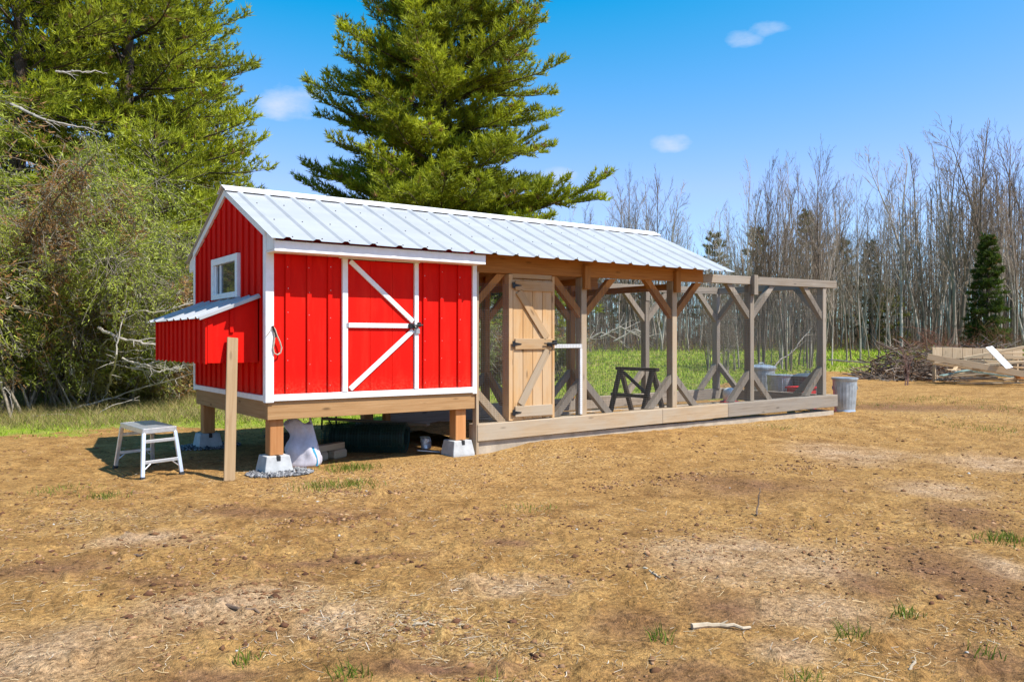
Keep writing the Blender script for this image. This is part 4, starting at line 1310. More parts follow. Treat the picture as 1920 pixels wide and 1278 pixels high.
for i, (px, d, h, rd, lb) in enumerate(SH):
    drape_shrub(px, d, h, rd, 50 + i, lb, ntw=int(1500 + 1000 * (h > 3) + 900 * (h > 6)), nstem=int(16 + 10 * (h > 5)), brown=(.02, -.02, .05, .12, .20, .20)[i], tone=((.31, .345, .05) if i < 3 else (.29, .26, .07)))
for i, (px, d, h, rd) in enumerate(((905, 23, 2.6, 1.6), (1010, 24.5, 2.0, 1.5), (820, 22, 2.4, 1.6))):
    drape_shrub(px, d, h, rd, 70 + i, ('leafy tangled shrub seen through the mesh next to the coop', 'grey twiggy shrub seen through the mesh beside the plank door', 'twiggy shrub growing straight behind the coop')[i], ntw=1100, tone=(.22, .25, .05))

# --- grey dead branches lying in the thicket
def dead_branch(pts, r0, label, side=6, seed=0, mat='deadwood', cat='branch', group='dead branches in the thicket', tw=.55):
    r = np.random.default_rng(seed)
    P = []
    for (px, py, d) in pts:
        if px < 430 and py > 530 and py < 720: d -= 1.9
        x, y = at(px, d); P.append((x, y, max(zpix(py, d), gzf(x, y) + .01)))
    P = np.array(P); m_ = 24
    tt_ = np.linspace(0, 1, m_); src = np.linspace(0, 1, len(P))
    Q = np.stack([np.interp(tt_, src, P[:, i]) for i in range(3)], 1) + np.cumsum(r.normal(0, .016, (m_, 3)), 0)
    m = MB(); m.tube(Q, r0 * (1 - .75 * tt_), 6)
    for s in range(side):
        i = r.integers(4, m_ - 2); L_ = r.uniform(.2, 1.0) * tw
        d = Q[min(i + 2, m_ - 1)] - Q[i]; d /= np.linalg.norm(d) + 1e-9; d = d + rot_dirs(1, r)[0] * .8; d /= np.linalg.norm(d)
        e = Q[i] + d * L_ * .5; f = e + (d + rot_dirs(1, r)[0] * .4) * L_ * .5
        m.tube([Q[i], e, f], [r0 * .35, r0 * .22, r0 * .08], 4)
    m.build('dead_branch', mat, None, label=label, cat=cat, group=group)
dead_branch([(20, 195, 14.6), (100, 232, 14.4), (200, 250, 14.8)], .03, 'pale bare limb crossing the tangled shrubs highest up', 5, 1)
dead_branch([(105, 135, 17), (160, 140, 17), (215, 152, 17.4)], .03, 'pale bare limb beneath the pine boughs', 4, 2)
dead_branch([(180, 615, 16.6), (260, 645, 16.2), (360, 655, 16.8)], .03, 'grey dead limb pointing at the nest box', 10, 3)
dead_branch([(190, 590, 17), (300, 580, 17), (420, 540, 17.6)], .025, 'thin dead limb running level behind the nest box', 10, 4)
dead_branch([(200, 735, 16.2), (225, 660, 16.2), (258, 555, 16.4)], .024, 'slim pale dead sapling leaning up through the brush', 6, 5)
dead_branch([(100, 790, 15.4), (220, 745, 16), (365, 708, 17.2)], .026, 'long fallen pole slanting over the dry grass', 8, 6)
dead_branch([(60, 800, 14.4), (180, 765, 14.8), (280, 735, 15.6)], .018, 'thin fallen pole near the grass edge', 5, 7)
dead_branch([(250, 690, 17.4), (320, 672, 17.6), (400, 640, 18)], .025, 'curved grey limb in the brush under the nest box', 12, 8)
dead_branch([(230, 668, 17.0), (300, 700, 17.2), (350, 690, 17.5)], .022, 'short crooked grey limb in the brush', 12, 9)
dead_branch([(0, 715, 13.6), (14, 722, 13.6), (20, 730, 13.6)], .012, 'broken pale twig poking from the tall shrub', 1, 10)
for i in range(16):
    r_ = random.Random(300 + i); a = r_.uniform(225, 370); b_ = r_.uniform(600, 690)
    dead_branch([(a - 50, b_ + r_.uniform(-15, 15), 17.5), (a, b_, 17.3), (a + 55, b_ + r_.uniform(-25, 15), 17.8)], .013, 'thin grey dead twig tangled in the brush beside the nest box', 9, 320 + i)
for i, (a, b_) in enumerate(((1130, 640), (1165, 628), (1190, 636))):
    dead_branch([(a - 40, b_ + 4, 49), (a, b_ - 18, 49), (a + 42, b_ + 2, 49.5)], .07, 'grey fallen limb arching at the edge of the far woods', 10, 350 + i, tw=1.6)
dead_branch([(1330, 690, 31), (1345, 660, 31), (1380, 638, 31.5)], .03, 'curved bare limb in the thicket beyond the run', 8, 360, tw=.8)
dead_branch([(1445, 690, 27), (1480, 655, 27.2), (1520, 612, 27.6)], .03, 'pale fallen sapling leaning through the thicket beyond the run', 3, 361, tw=.8)
dead_branch([(1555, 676, 30), (1640, 682, 28), (1720, 690, 26)], .035, 'long bare pole lying from the meadow into the brush pile', 4, 362, tw=.6)

# --- bare trees
def bare_tree_arrays(h, seed, spread=.5, nmain=1):
    r = np.random.default_rng(seed)
    TR, BR = [], []
    def grow(p, d, L_, rad, lev, store, t0=0):
        m_ = max(3, int(5 - lev)) if lev else 14
        q = p
        for i in range(m_):
            d = d + r.normal(size=3) * (.035 if lev == 0 else .10) + np.array([0, 0, .02 if lev == 0 else .07])
            d /= np.linalg.norm(d)
            e = q + d * L_ / m_
            f0, f1 = 1 - i / m_, 1 - (i + 1) / m_
            store.append((q, e, rad * (.15 + .85 * f0), rad * (.15 + .85 * f1), lev))
            frac = (i + 1) / m_
            if lev < 3 and (lev > 0 or frac > .28):
                nb = (r.integers(1, 4) if lev == 0 else r.integers(1, 3)) if lev < 2 else r.integers(0, 3)
                for b in range(nb):
                    az = r.uniform(0, 6.283)
                    side = np.cross(d, [math.cos(az), math.sin(az), .1]); side /= np.linalg.norm(side) + 1e-9
                    bd = d * r.uniform(.7, 1.1) + side * r.uniform(.4, .9) * spread * 1.5
                    bd /= np.linalg.norm(bd)
                    bl = L_ * ((.30 * (1.12 - frac) + .06) if lev == 0 else .5 * (1.1 - frac * .7)) * r.uniform(.6, 1.3)
                    if bl > .15: grow(e, bd, bl, rad * (.15 + .85 * f1) * .5, lev + 1, BR)
            q = e
    for s in range(nmain):
        d = np.array([r.normal() * .035, r.normal() * .035, 1.0])
        grow(np.array([r.normal() * .12 * (nmain > 1), r.normal() * .12 * (nmain > 1), 0.0]), d / np.linalg.norm(d), h * (r.uniform(.75, 1) if s else 1), h * .0068 * r.uniform(.85, 1.2), 0, TR)
    return TR, BR
BV = []
def colour_noise(n, base, r, rep): return np.repeat(np.array(base)[None] * r.uniform(.7, 1.35, (n, 1)), rep, 0)
for v in range(11):
    hh = 12.0
    TR, BR = bare_tree_arrays(hh, 100 + v, (.34, .42, .5)[v % 3], 1 if v < 9 else 3)
    r = np.random.default_rng(v)
    base = [(.225, .185, .145), (.29, .25, .205), (.165, .13, .10), (.40, .355, .30)][v % 4 if v != 3 else 3]
    a = [np.array([s[i] for s in TR]) for i in range(4)]
    V, F = seg_arrays(*a, 6); mt1 = np_mesh('trunk', V, F, 'barebark', colour_noise(len(TR), base, r, 12), smooth=True)
    a = [np.array([s[i] for s in BR]) for i in range(4)]
    a[2] = np.maximum(a[2], .007); a[3] = np.maximum(a[3], .006)
    V, F = seg_arrays(*a, 3); mt2 = np_mesh('branches', V, F, 'barebark', colour_noise(len(BR), np.array(base) * (.95, .88, .82), r, 6))
    BV.append((mt1, mt2, v % 4 == 3))
def bare_tree(px, d, h, v, rz, label, group, name='bare_tree', slim=1.0, tilt=0.0):
    x, y = at(px, d)
    t = thing(name, label, 'tree', (x, y, gzf(x, y) - .05), group)
    s = h / 12.0
    t.scale = (s * slim, s * slim, s); t.rotation_euler = (tilt, tilt * .6, rz)
    for me, nm in ((BV[v][0], 'trunk'), (BV[v][1], 'branches')):
        o = bpy.data.objects.new(nm, me); COL.objects.link(o); o.parent = t
topx = [1030, 1130, 1165, 1230, 1290, 1350, 1400, 1480, 1550, 1600, 1640, 1690, 1720, 1800, 1880, 1960]
topy = [400, 380, 330, 322, 385, 388, 345, 338, 340, 362, 372, 290, 272, 230, 240, 230]
rr = random.Random(5)
def kind_label(v, px, d, rel):
    kind = 'pale barked birch' if v % 4 == 3 else ('multi-stemmed tree' if v >= 9 else 'slender grey-brown tree')
    z = ('behind the run roof', 'past the roof end', 'behind the open run frame', 'behind the meadow saplings', 'behind the brush pile', 'beside the dark spruce')[int(np.searchsorted([1240, 1380, 1565, 1670, 1780], px))]
    size = 'very tall' if rel > .97 else ('tall' if rel > .8 else 'shorter')
    row = 'fronting' if d < 54 else ('inside' if d < 62 else 'deep in')
    return f'{size} leafless {kind} {row} the woods {z}', f'{size} {kind}s {row} the woods {z}'
n_t = 0
for row, (d0, d1, n, f0, f1) in enumerate(((49, 54, 40, .45, 1.0), (54, 62, 58, .45, .97), (62, 74, 62, .45, .86))):
    for i in range(n):
        px = 1020 + (1990 - 1020) * (i + rr.uniform(.1, .9)) / n
        d = rr.uniform(d0, d1)
        top = np.interp(px, topx, topy)
        x, y = at(px, d); zb = gzf(x, y)
        hmax = (zpix(top, d) - zb) * .90
        h = max(4.0, hmax * (rr.uniform(f0, f1) if rr.random() > .12 else 1.05))
        v = rr.randrange(11)
        lb, g = kind_label(v, px, d, h / hmax)
        bare_tree(px, d, h, v, rr.uniform(0, 6.28), lb, g, slim=rr.uniform(.7, 1.35), tilt=rr.uniform(-.06, .06))
for px, h in ((1168, 10.6), (1232, 11.6), (1240, 11.0), (1312, 9.4), (1395, 11.2), (1480, 11.6), (1545, 11.7), (1690, 13.6), (1722, 14.0), (1800, 15.6), (1880, 15.2), (1905, 14.6)):
    lb, g = kind_label(px % 9, px, 52, 1.0)
    bare_tree(px, 52 + (px % 5), h * .90, px % 9, px * .7, lb, g, slim=1.25)
# saplings standing in the meadow this side of the woods
for i, (px, d, h) in enumerate(((1588, 37, 7.6), (1596, 37.4, 6.8), (1613, 36.5, 8.2), (1647, 38, 7.2), (1661, 37.5, 5.6), (1670, 38.6, 6.6), (1630, 40, 5.5))):
    bare_tree(px, d, h, (0, 2, 1, 6, 4, 5, 8)[i], i * 1.3, 'slim leafless sapling standing in the meadow beside the brush pile', 'saplings in the meadow', 'sapling', .8)
for i in range(30):
    px = rr.uniform(1385, 1562); d = rr.uniform(29, 36)
    h, v = rr.uniform(4.0, 8.4), rr.randrange(11)
    lb = ('short' if h < 5.2 else 'mid-height' if h < 6.8 else 'tall') + (' pale' if v % 4 == 3 else ' many-stemmed' if v > 8 else ' grey') + ' leafless sapling in the thicket beyond the run'
    bare_tree(px, d, h, v, rr.uniform(0, 6), lb, lb.replace('sapling', 'saplings'), 'sapling', .8, rr.uniform(-.06, .06))
for i in range(7):
    bare_tree(rr.uniform(1325, 1385), rr.uniform(29, 32), rr.uniform(1.8, 2.8), 9 + i % 2, rr.uniform(0, 6), 'low leafless bush on the meadow beyond the run', 'low bushes beyond the run', 'bare_bush', 1.1, .05)

# far wood that closes the view between the trunks
def far_wood():
    r = np.random.default_rng(77)
    S0, S1, A0, A1, C = [], [], [], [], []
    for i in range(5000):
        px = r.uniform(-250, 2350); d = r.uniform(60, 96)
        x, y = at(px, d); z = gzf(x, y)
        top = np.interp(px, topx, topy)
        hm = (zpix(top + 60, d) - z)
        h = hm * r.uniform(.3, .95) if r.random() < .55 else r.uniform(.8, 3.5)
        rad = .012 + .0055 * h
        lean = r.normal(size=2) * .05 * h
        c = np.array([.12, .098, .08]) * r.uniform(.6, 1.5)
        p = np.array([x, y, z - .1]); 
        e = p + np.array([lean[0], lean[1], h])
        S0.append(p); S1.append(e); A0.append(rad); A1.append(rad * .2); C.append(c)
        for b in range(r.integers(4, 10)):
            f = r.uniform(.15, .98); q = p * (1 - f) + e * f
            az = r.uniform(0, 6.28); L_ = h * .28 * (1.1 - f) * r.uniform(.5, 1.6)
            g = q + np.array([math.cos(az) * L_ * .7, math.sin(az) * L_ * .7, L_ * r.uniform(.3, 1.1)])
            S0.append(q); S1.append(g); A0.append(rad * .35); A1.append(.004); C.append(c * r.uniform(.8, 1.2))
    V, F = seg_arrays(S0, S1, A0, A1, 3)
    o = link('far_woodland', np_mesh('far_woodland', V, F, 'barebark', np.repeat(np.array(C), 6, 0)))
    tag(o, 'dense grey-brown leafless woodland closing the far side of the meadow', 'woodland', kind='stuff')
    # russet undergrowth along the wood's edge
    n = 15000
    px = r.uniform(-250, 2350, n); d = r.uniform(49, 66, n)
    P = CAM[None] + FW[None] * d[:, None] + RT[None] * ((px - 960) / F_PX * d)[:, None]
    P[:, 2] = gz(P[:, 0], P[:, 1])
    hh = np.abs(r.normal(size=n)) * .8 + .2
    D = rot_dirs(n, r) * .55 + (0, 0, 1.0)
    cols = np.where(r.uniform(0, 1, (n, 1)) < .35, np.array([[.15, .07, .035]]), np.array([[.10, .078, .06]])) * r.uniform(.6, 1.4, (n, 1))
    V, F = seg_arrays(P, P + D * hh[:, None], np.full(n, .012), np.full(n, .004), 3)
    o = link('undergrowth', np_mesh('undergrowth', V, F, 'barebark', np.repeat(cols, 6, 0)))
    tag(o, 'russet leafless undergrowth along the foot of the far woods', 'undergrowth', kind='stuff')
far_wood()

# conifers in the far woods
pine_tree(1850, 47, 6.7, 1.15, .4, 31, 'dark dense spruce standing out among the bare trees by the lumber', 'spruce_tree', dens=1.7, per=9, nl=.20, nw=.05, tone=(.05, .085, .012), droop=.15, whorl=.26, prof_p=.8)
pine_tree(1632, 60, 7.6, 1.2, .4, 32, 'thin pointed spruce deep in the bare woods', 'spruce_tree', dens=.9, per=6, nl=.2, nw=.06, tone=(.040, .055, .022), droop=.15, whorl=.38, prof_p=.8)
for i, (px, d, h, rd) in enumerate(((1340, 72, 9.5, 2.6), (1420, 76, 10.5, 2.8), (1510, 74, 11.5, 2.6), (1580, 78, 9.5, 2.4), (1125, 66, 6.0, 2.2), (1190, 70, 6.4, 2.2), (1665, 58, 4.0, 1.4))):
    pine_tree(px, d, h, rd, .8, 40 + i, 'olive green conifer far back among the bare trunks', 'conifer', 'conifers deep in the far woods', dens=.35, per=6, nl=.34, nw=.09, tone=(.12, .13, .03), whorl=.7)

# --- brush pile, red shrubs, lumber
def stick_pile(name, label, cat, px, d, wid, dep, h, n, seed, cols, rad=(.008, .03), ln=(.5, 1.8), flat=.35, up=0.0, kind=None):
    r = np.random.default_rng(seed)
    x, y = at(px, d); z = gzf(x, y)
    S0, S1, A0, A1, C = [], [], [], [], []
    for i in range(n):
        u, v = r.uniform(-1, 1), r.uniform(-1, 1)
        hz = h * max(0, 1 - u * u) * max(.1, 1 - v * v) * r.uniform(.05, 1)
        c = np.array([x, y, z]) + RT * u * wid / 2 + FW * v * dep / 2 + np.array([0, 0, hz])
        az = r.uniform(0, 6.28); L_ = r.uniform(*ln)
        dv = np.array([math.cos(az), math.sin(az), r.normal() * flat + up]); dv /= np.linalg.norm(dv)
        p = c - dv * L_ / 2; R0 = r.uniform(*rad)
        col = np.array(cols[r.integers(0, len(cols))]) * r.uniform(.6, 1.4)
        for k in range(3):
            q = p + dv * L_ / 3
            gq = gzf(q[0], q[1]); q[2] = max(q[2], gq + .01); p[2] = max(p[2], gq - .02)
            S0.append(p); S1.append(q); A0.append(R0 * (1 - k / 3.5)); A1.append(R0 * (1 - (k + 1) / 3.5)); C.append(col)
            if k and r.random() < .8:
                e = q + (dv + rot_dirs(1, r)[0] * .8) * L_ * .28; e[2] = max(e[2], gq)
                S0.append(q); S1.append(e); A0.append(R0 * .4); A1.append(R0 * .12); C.append(col)
            p = q; dv = dv + r.normal(size=3) * .15; dv /= np.linalg.norm(dv)
    V, F = seg_arrays(S0, S1, A0, A1, 4)
    t = thing(name, label, cat, (x, y, z))
    o = link('branches', np_mesh('branches', V, F, 'barebark', np.repeat(np.array(C), 8, 0)), t)
    o['kind'] = 'stuff'
    return t
stick_pile('brush_pile', 'heap of grey cut branches beside the lumber pile', 'brush pile', 1698, 26.2, 2.5, 2.0, 1.15, 400, 61, [(.20, .15, .115), (.12, .085, .065), (.28, .225, .175), (.17, .09, .05)])
stick_pile('brush_heap', 'heap of dead branches lying behind the stacked lumber', 'brush pile', 1850, 28.6, 5.0, 2.0, 1.25, 420, 62, [(.16, .125, .10), (.10, .075, .06), (.24, .2, .16)])
stick_pile('russet_shrub', 'russet leafless shrub thicket behind the brush pile', 'shrub', 1760, 31.0, 3.4, 2.0, 1.9, 520, 63, [(.20, .085, .05), (.24, .11, .07), (.15, .07, .045)], (.004, .010), (.5, 1.4), .5, .9)
stick_pile('russet_bramble', 'second russet shrub thicket below the dark spruce', 'shrub', 1868, 33.0, 2.6, 2.0, 2.0, 380, 64, [(.20, .085, .05), (.22, .12, .07), (.12, .09, .03)], (.004, .010), (.5, 1.4), .5, .9)
ys = thing('young_sapling', 'small reddish leafless sapling in front of the brush pile', 'sapling', (*at(1699, 22.5), gzf(*at(1699, 22.5))))
for k in range(6):
    r_ = random.Random(700 + k); bx_, by_ = at(1699 + r_.uniform(-2, 4), 22.5); z_ = gzf(bx_, by_) - .03
    hh_ = r_.uniform(.7, 1.35); lx_, ly_ = r_.uniform(-.22, .22), r_.uniform(-.2, .2)
    pts_ = [(bx_ + lx_ * t * t + r_.uniform(-.015, .015), by_ + ly_ * t * t, z_ + hh_ * t) for t in (0, .25, .5, .75, 1)]
    def fn(m):
        m.tube(pts_, [.014, .012, .009, .007, .004], 5)
        for q in (2, 3, 3, 4):
            p_ = np.array(pts_[q]); m.tube([p_, p_ + (r_.uniform(-.2, .2), r_.uniform(-.2, .2), r_.uniform(.08, .3))], [.006, .003], 4)
    part('stem', 'redtwig', fn, ys)

def lum(p, q, w, h, label, mat='lumber', name='lumber_board', up=(0, 0, 1), group='boards of the lumber pile'):
    def w3(a):
        px, py, d = a; d -= 1.2; x, y = at(px, d); return np.array([x, y, max(zpix(py, d), gzf(x, y) + .02)])
    part(name, mat, lambda m: m.beam(w3(p), w3(q), w, h, up), None, label=label, cat='board', group=group)
lum((1738, 668, 24.2), (1935, 704, 23.6), .10, .17, 'long thick beam slanting across the front of the lumber pile')
lum((1748, 681, 24.5), (1896, 702, 24.0), .14, .06, 'thin board sloping below the thick beam in the lumber pile')
lum((1806, 672, 25.0), (1935, 648, 24.6), .10, .08, 'narrow board rising across the lumber pile')
lum((1748, 677, 25.2), (1935, 679, 25.0), .30, .09, 'wide flat board lying level in the lumber pile')
lum((1765, 684, 25.4), (1925, 689, 25.4), .35, .05, 'wide shaded board low in the lumber pile')
lum((1854, 650, 24.1), (1893, 690, 23.4), .20, .022, 'white painted board propped on the lumber pile', 'white', up=(-.55, -.75, .35))
lum((1764, 704, 24.3), (1832, 690, 24.6), .16, .03, 'pale green board at the foot of the lumber pile', 'greenboard')
lum((1822, 696, 24.4), (1900, 707, 24.2), .12, .04, 'green grey board under the thin lumber board', 'greenboard')
lum((1905, 706, 23.8), (1935, 706, 23.8), .14, .12, 'short orange timber block on the ground by the lumber', 'post')
lum((1786, 697, 24.1), (1793, 688, 24.3), .09, .04, 'small cut block wedged under the lumber pile')
lum((1800, 709, 24.4), (1870, 708, 24.2), .10, .05, 'weathered board on the ground below the lumber pile', 'grey')
lum((1880, 668, 24.6), (1960, 672, 24.4), .14, .08, 'short board end sticking past the white board in the lumber pile')
lum((1840, 684, 24.6), (1960, 676, 24.2), .12, .06, 'middle board tilted under the white board in the lumber pile')
lum((1880, 712, 23.9), (1970, 700, 23.7), .13, .06, 'loose board with one end on the ground by the orange block')
lum((1870, 662, 25.4), (1960, 660, 25.4), .18, .05, 'flat board topmost on the lumber pile behind the white board')
# notched panel standing on edge
cr = thing('slatted_panel', 'pale wooden panel of short upright boards standing on edge in the lumber pile', 'panel', (*at(1830, 24.7), gzf(*at(1830, 24.7))))
for k in range(9):
    a = 1748 + k * 18.8
    x0, y0 = at(a, 24.7); x1, y1 = at(a + 18.1, 24.7)
    zt = zpix(651 + k * .4, 24.7); zl = zpix(671 + k * .3, 24.7)
    part('slat', 'lumber', lambda m: m.beam(((x0 + x1) / 2, (y0 + y1) / 2, zl), ((x0 + x1) / 2, (y0 + y1) / 2, zt), math.hypot(x1 - x0, y1 - y0), .03, FW), cr)
x0, y0 = at(1750, 24.75); x1, y1 = at(1912, 24.75)
part('rail', 'lumber', lambda m: m.beam((x0, y0, zpix(668, 24.7)), (x1, y1, zpix(671, 24.7)), .05, .07), cr)
for a in (1752, 1906):
    x, y = at(a, 24.82)
    part('leg', 'lumber', lambda m: m.box(x - .04, x + .04, y - .04, y + .04, gzf(x, y) - .05, zpix(666, 24.7)), cr)
WORDS = ('lowest', 'second', 'third', 'fourth', 'fifth', 'sixth', 'seventh', 'topmost')
for k in range(8):
    r_ = random.Random(800 + k)
    a, c = 1752 + r_.uniform(-6, 70), 1870 + r_.uniform(0, 130)
    d = 24.2 + r_.uniform(-.7, .4)
    x0, y0 = at(a, d); x1, y1 = at(c, d + r_.uniform(-1.3, 1.3))
    z0 = gzf(x0, y0) + .03 + k * .055; z1 = gzf(x1, y1) + .03 + k * .055 + r_.uniform(-.025, .16)
    part('stacked_plank', ('lumber', 'tan', 'stake', 'lumber', 'grey', 'lumber', 'tan', 'lumber')[k], lambda m: m.beam((x0, y0, z0), (x1, y1, z1), r_.uniform(.09, .18), .036), None,
         label=f'{WORDS[k]} plank from the ground in the stack under the slanting beams', cat='plank', group='planks stacked under the slanting beams')

# ------------------------------------------------------------------ small ground cover
def blades(n, sampler, hgt, wid, cols, seed, name, label, lean=.5, cat='grass'):
    r = np.random.default_rng(seed)
    P, sc = sampler(r, n); n = len(P)
    az = r.uniform(0, 6.283, n); s = np.stack([np.cos(az), np.sin(az), np.zeros(n)], 1)
    l = hgt * r.uniform(.5, 1.4, (n, 1)) * sc[:, None]
    ld = rot_dirs(n, r) * lean; ld[:, 2] = 0
    tip = P + np.array([0, 0, 1.0]) * l + ld * l
    mid = P + np.array([0, 0, .55]) * l + ld * l * .35
    w = wid * sc[:, None]
    V = np.stack([P - s * w / 2, P + s * w / 2, mid + s * w * .4, tip, mid - s * w * .4], 1).reshape(-1, 3)
    k = np.arange(n)[:, None] * 5
    F = np.concatenate([k + np.array([[0, 1, 2]]), k + np.array([[0, 2, 4]]), k + np.array([[4, 2, 3]])])
    c = np.array(cols)[r.integers(0, len(cols), n)] * r.uniform(.7, 1.35, (n, 1))
    o = link(name, np_mesh(name, V, F, 'blades', np.repeat(c, 5, 0)))
    return tag(o, label, cat, kind='stuff')
def fan(r, n, p0, p1, d0, d1, accept, power=1.0):
    px = r.uniform(p0, p1, n * 2); d = d0 * (d1 / d0) ** (r.uniform(0, 1, n * 2) ** power)
    P = CAM[None] + FW[None] * d[:, None] + RT[None] * ((px - 960) / F_PX * d)[:, None]
    P[:, 2] = gz(P[:, 0], P[:, 1]) - .01
    k = accept(P[:, 0], P[:, 1]) > r.uniform(0, 1, n * 2)
    P = P[k][:n]; d = d[k][:n]
    return P, np.clip(d / 18, .7, 2.6)
inrun = lambda x, y: ((x > -.1) & (x < 9.7) & (y > -.1) & (y < 2.6))
def acc_meadow(x, y): return np.where(inrun(x, y), 0, grass_mask(x, y) ** 1.5)
blades(70000, lambda r, n: fan(r, n, -160, 2080, 10, 62, acc_meadow), .062, .024,
       [(.27, .37, .022), (.32, .43, .035), (.38, .44, .05), (.42, .38, .10), (.21, .31, .02)], 81, 'meadow_grass', 'short green meadow grass beyond the bare yard', .7)
def acc_dry(x, y):
    d = (x - CAM[0]) * FW[0] + (y - CAM[1]) * FW[1]
    return acc_meadow(x, y) * (x < 4.5) * sstep((y - 4.6) / 1.6)
blades(20000, lambda r, n: fan(r, n, -160, 560, 12, 24, acc_dry), .20, .009,
       [(.33, .25, .10), (.27, .21, .08), (.38, .30, .14), (.17, .18, .05)], 82, 'dry_grass', 'tall dry straw-coloured grass along the thicket', 1.3)
def tufts(r, n):
    L_ = [(655, 873, .26, 420), (660, 903, .24, 260), (600, 905, .22, 160), (130, 915, .3, 160), (200, 925, .16, 120), (1885, 1000, .16, 170), (465, 1222, .05, 30), (655, 1250, .07, 50), (1000, 950, .2, 60),
          (1700, 1138, .06, 40), (1600, 1175, .07, 40), (1460, 810, .3, 60), (1240, 1180, .06, 40), (1850, 1210, .06, 25), (920, 1275, .07, 25), (1510, 1262, .06, 40), (1750, 755, .9, 420), (1850, 800, .8, 300), (1640, 765, .7, 160), (1900, 770, .8, 300)]
    P = []
    for px, py, rad, k in L_:
        c = unproj(px, py, .03)
        q = r.normal(size=(k, 2)) * rad * .55
        P.append(np.stack([c[0] + q[:, 0], c[1] + q[:, 1], np.zeros(k)], 1))
    P = np.concatenate(P); P[:, 2] = gz(P[:, 0], P[:, 1]) - .012
    return P, np.full(len(P), .75)
blades(1, tufts, .075, .008, [(.13, .19, .02), (.19, .24, .03), (.09, .14, .015), (.24, .23, .05)], 83, 'grass_tufts', 'scattered green grass tufts on the bare soil', .8)

def surf(x, y):
    g = gz(x, y)
    h = (fbm(x * 1.1, y * 1.1, 3, 2) - .5) * .055 + (fbm(x * 6, y * 6, 3, 3) - .5) * .045 * (.4 + .6 * vnoise(x * .8, y * .8, 9))
    keep = sstep((np.maximum(np.abs(x - 4.8) - 5.0, np.abs(y - 1.2) - 1.6) + .2) / .8)
    return g + h * (.35 + .65 * keep)
def straw_litter():
    r = np.random.default_rng(91); n = 62000
    px = r.uniform(-80, 2000, n * 2); py = 639 + np.exp(r.uniform(math.log(105), math.log(720), n * 2))
    d = 1.29 * F_PX / (py - 639)
    P = CAM[None] + FW[None] * d[:, None] + RT[None] * ((px - 960) / F_PX * d)[:, None]
    x, y = P[:, 0], P[:, 1]
    dens = .15 + .75 * blobs_mask(x, y, STRAW, 41) - .22 * blobs_mask(x, y, DAMP, 31) + .35 * (fbm(x * 1.6, y * 1.6, 3, 55) - .5)
    k = (dens > r.uniform(0, 1, len(x))) & ~inrun(x, y) & (grass_mask(x, y) < .6)
    P = P[k][:n]; n = len(P)
    P[:, 2] = surf(P[:, 0], P[:, 1]) + .006
    az = r.uniform(0, 6.283, n); D = np.stack([np.cos(az), np.sin(az), r.normal(size=n) * .16], 1)
    S_ = np.stack([-np.sin(az), np.cos(az), r.normal(size=n) * .3], 1)
    l = np.minimum(np.exp(r.normal(size=(n, 1)) * .6) * .034, .15); w = r.uniform(.0013, .0034, (n, 1))
    bend = S_ * l * r.normal(size=(n, 1)) * .12
    A, B, C_ = P - D * l / 2, P + bend, P + D * l / 2
    V = np.stack([A - S_ * w / 2, A + S_ * w / 2, B - S_ * w / 2, B + S_ * w / 2, C_ - S_ * w / 2, C_ + S_ * w / 2], 1).reshape(-1, 3)
    q = np.arange(n)[:, None] * 6
    F = np.concatenate([q + np.array([[0, 1, 3, 2]]), q + np.array([[2, 3, 5, 4]])])
    pal = np.array([(.52, .37, .19), (.44, .30, .15), (.58, .45, .27), (.34, .19, .09), (.22, .115, .055), (.48, .41, .32), (.16, .08, .04)])
    c = pal[r.integers(0, len(pal), n)] * r.uniform(.7, 1.2, (n, 1))
    tag(link('straw_litter', np_mesh('straw_litter', V, F, 'straw', np.repeat(c, 6, 0))), 'scattered dry straw and needles over the bare yard', 'straw', kind='stuff')
straw_litter()

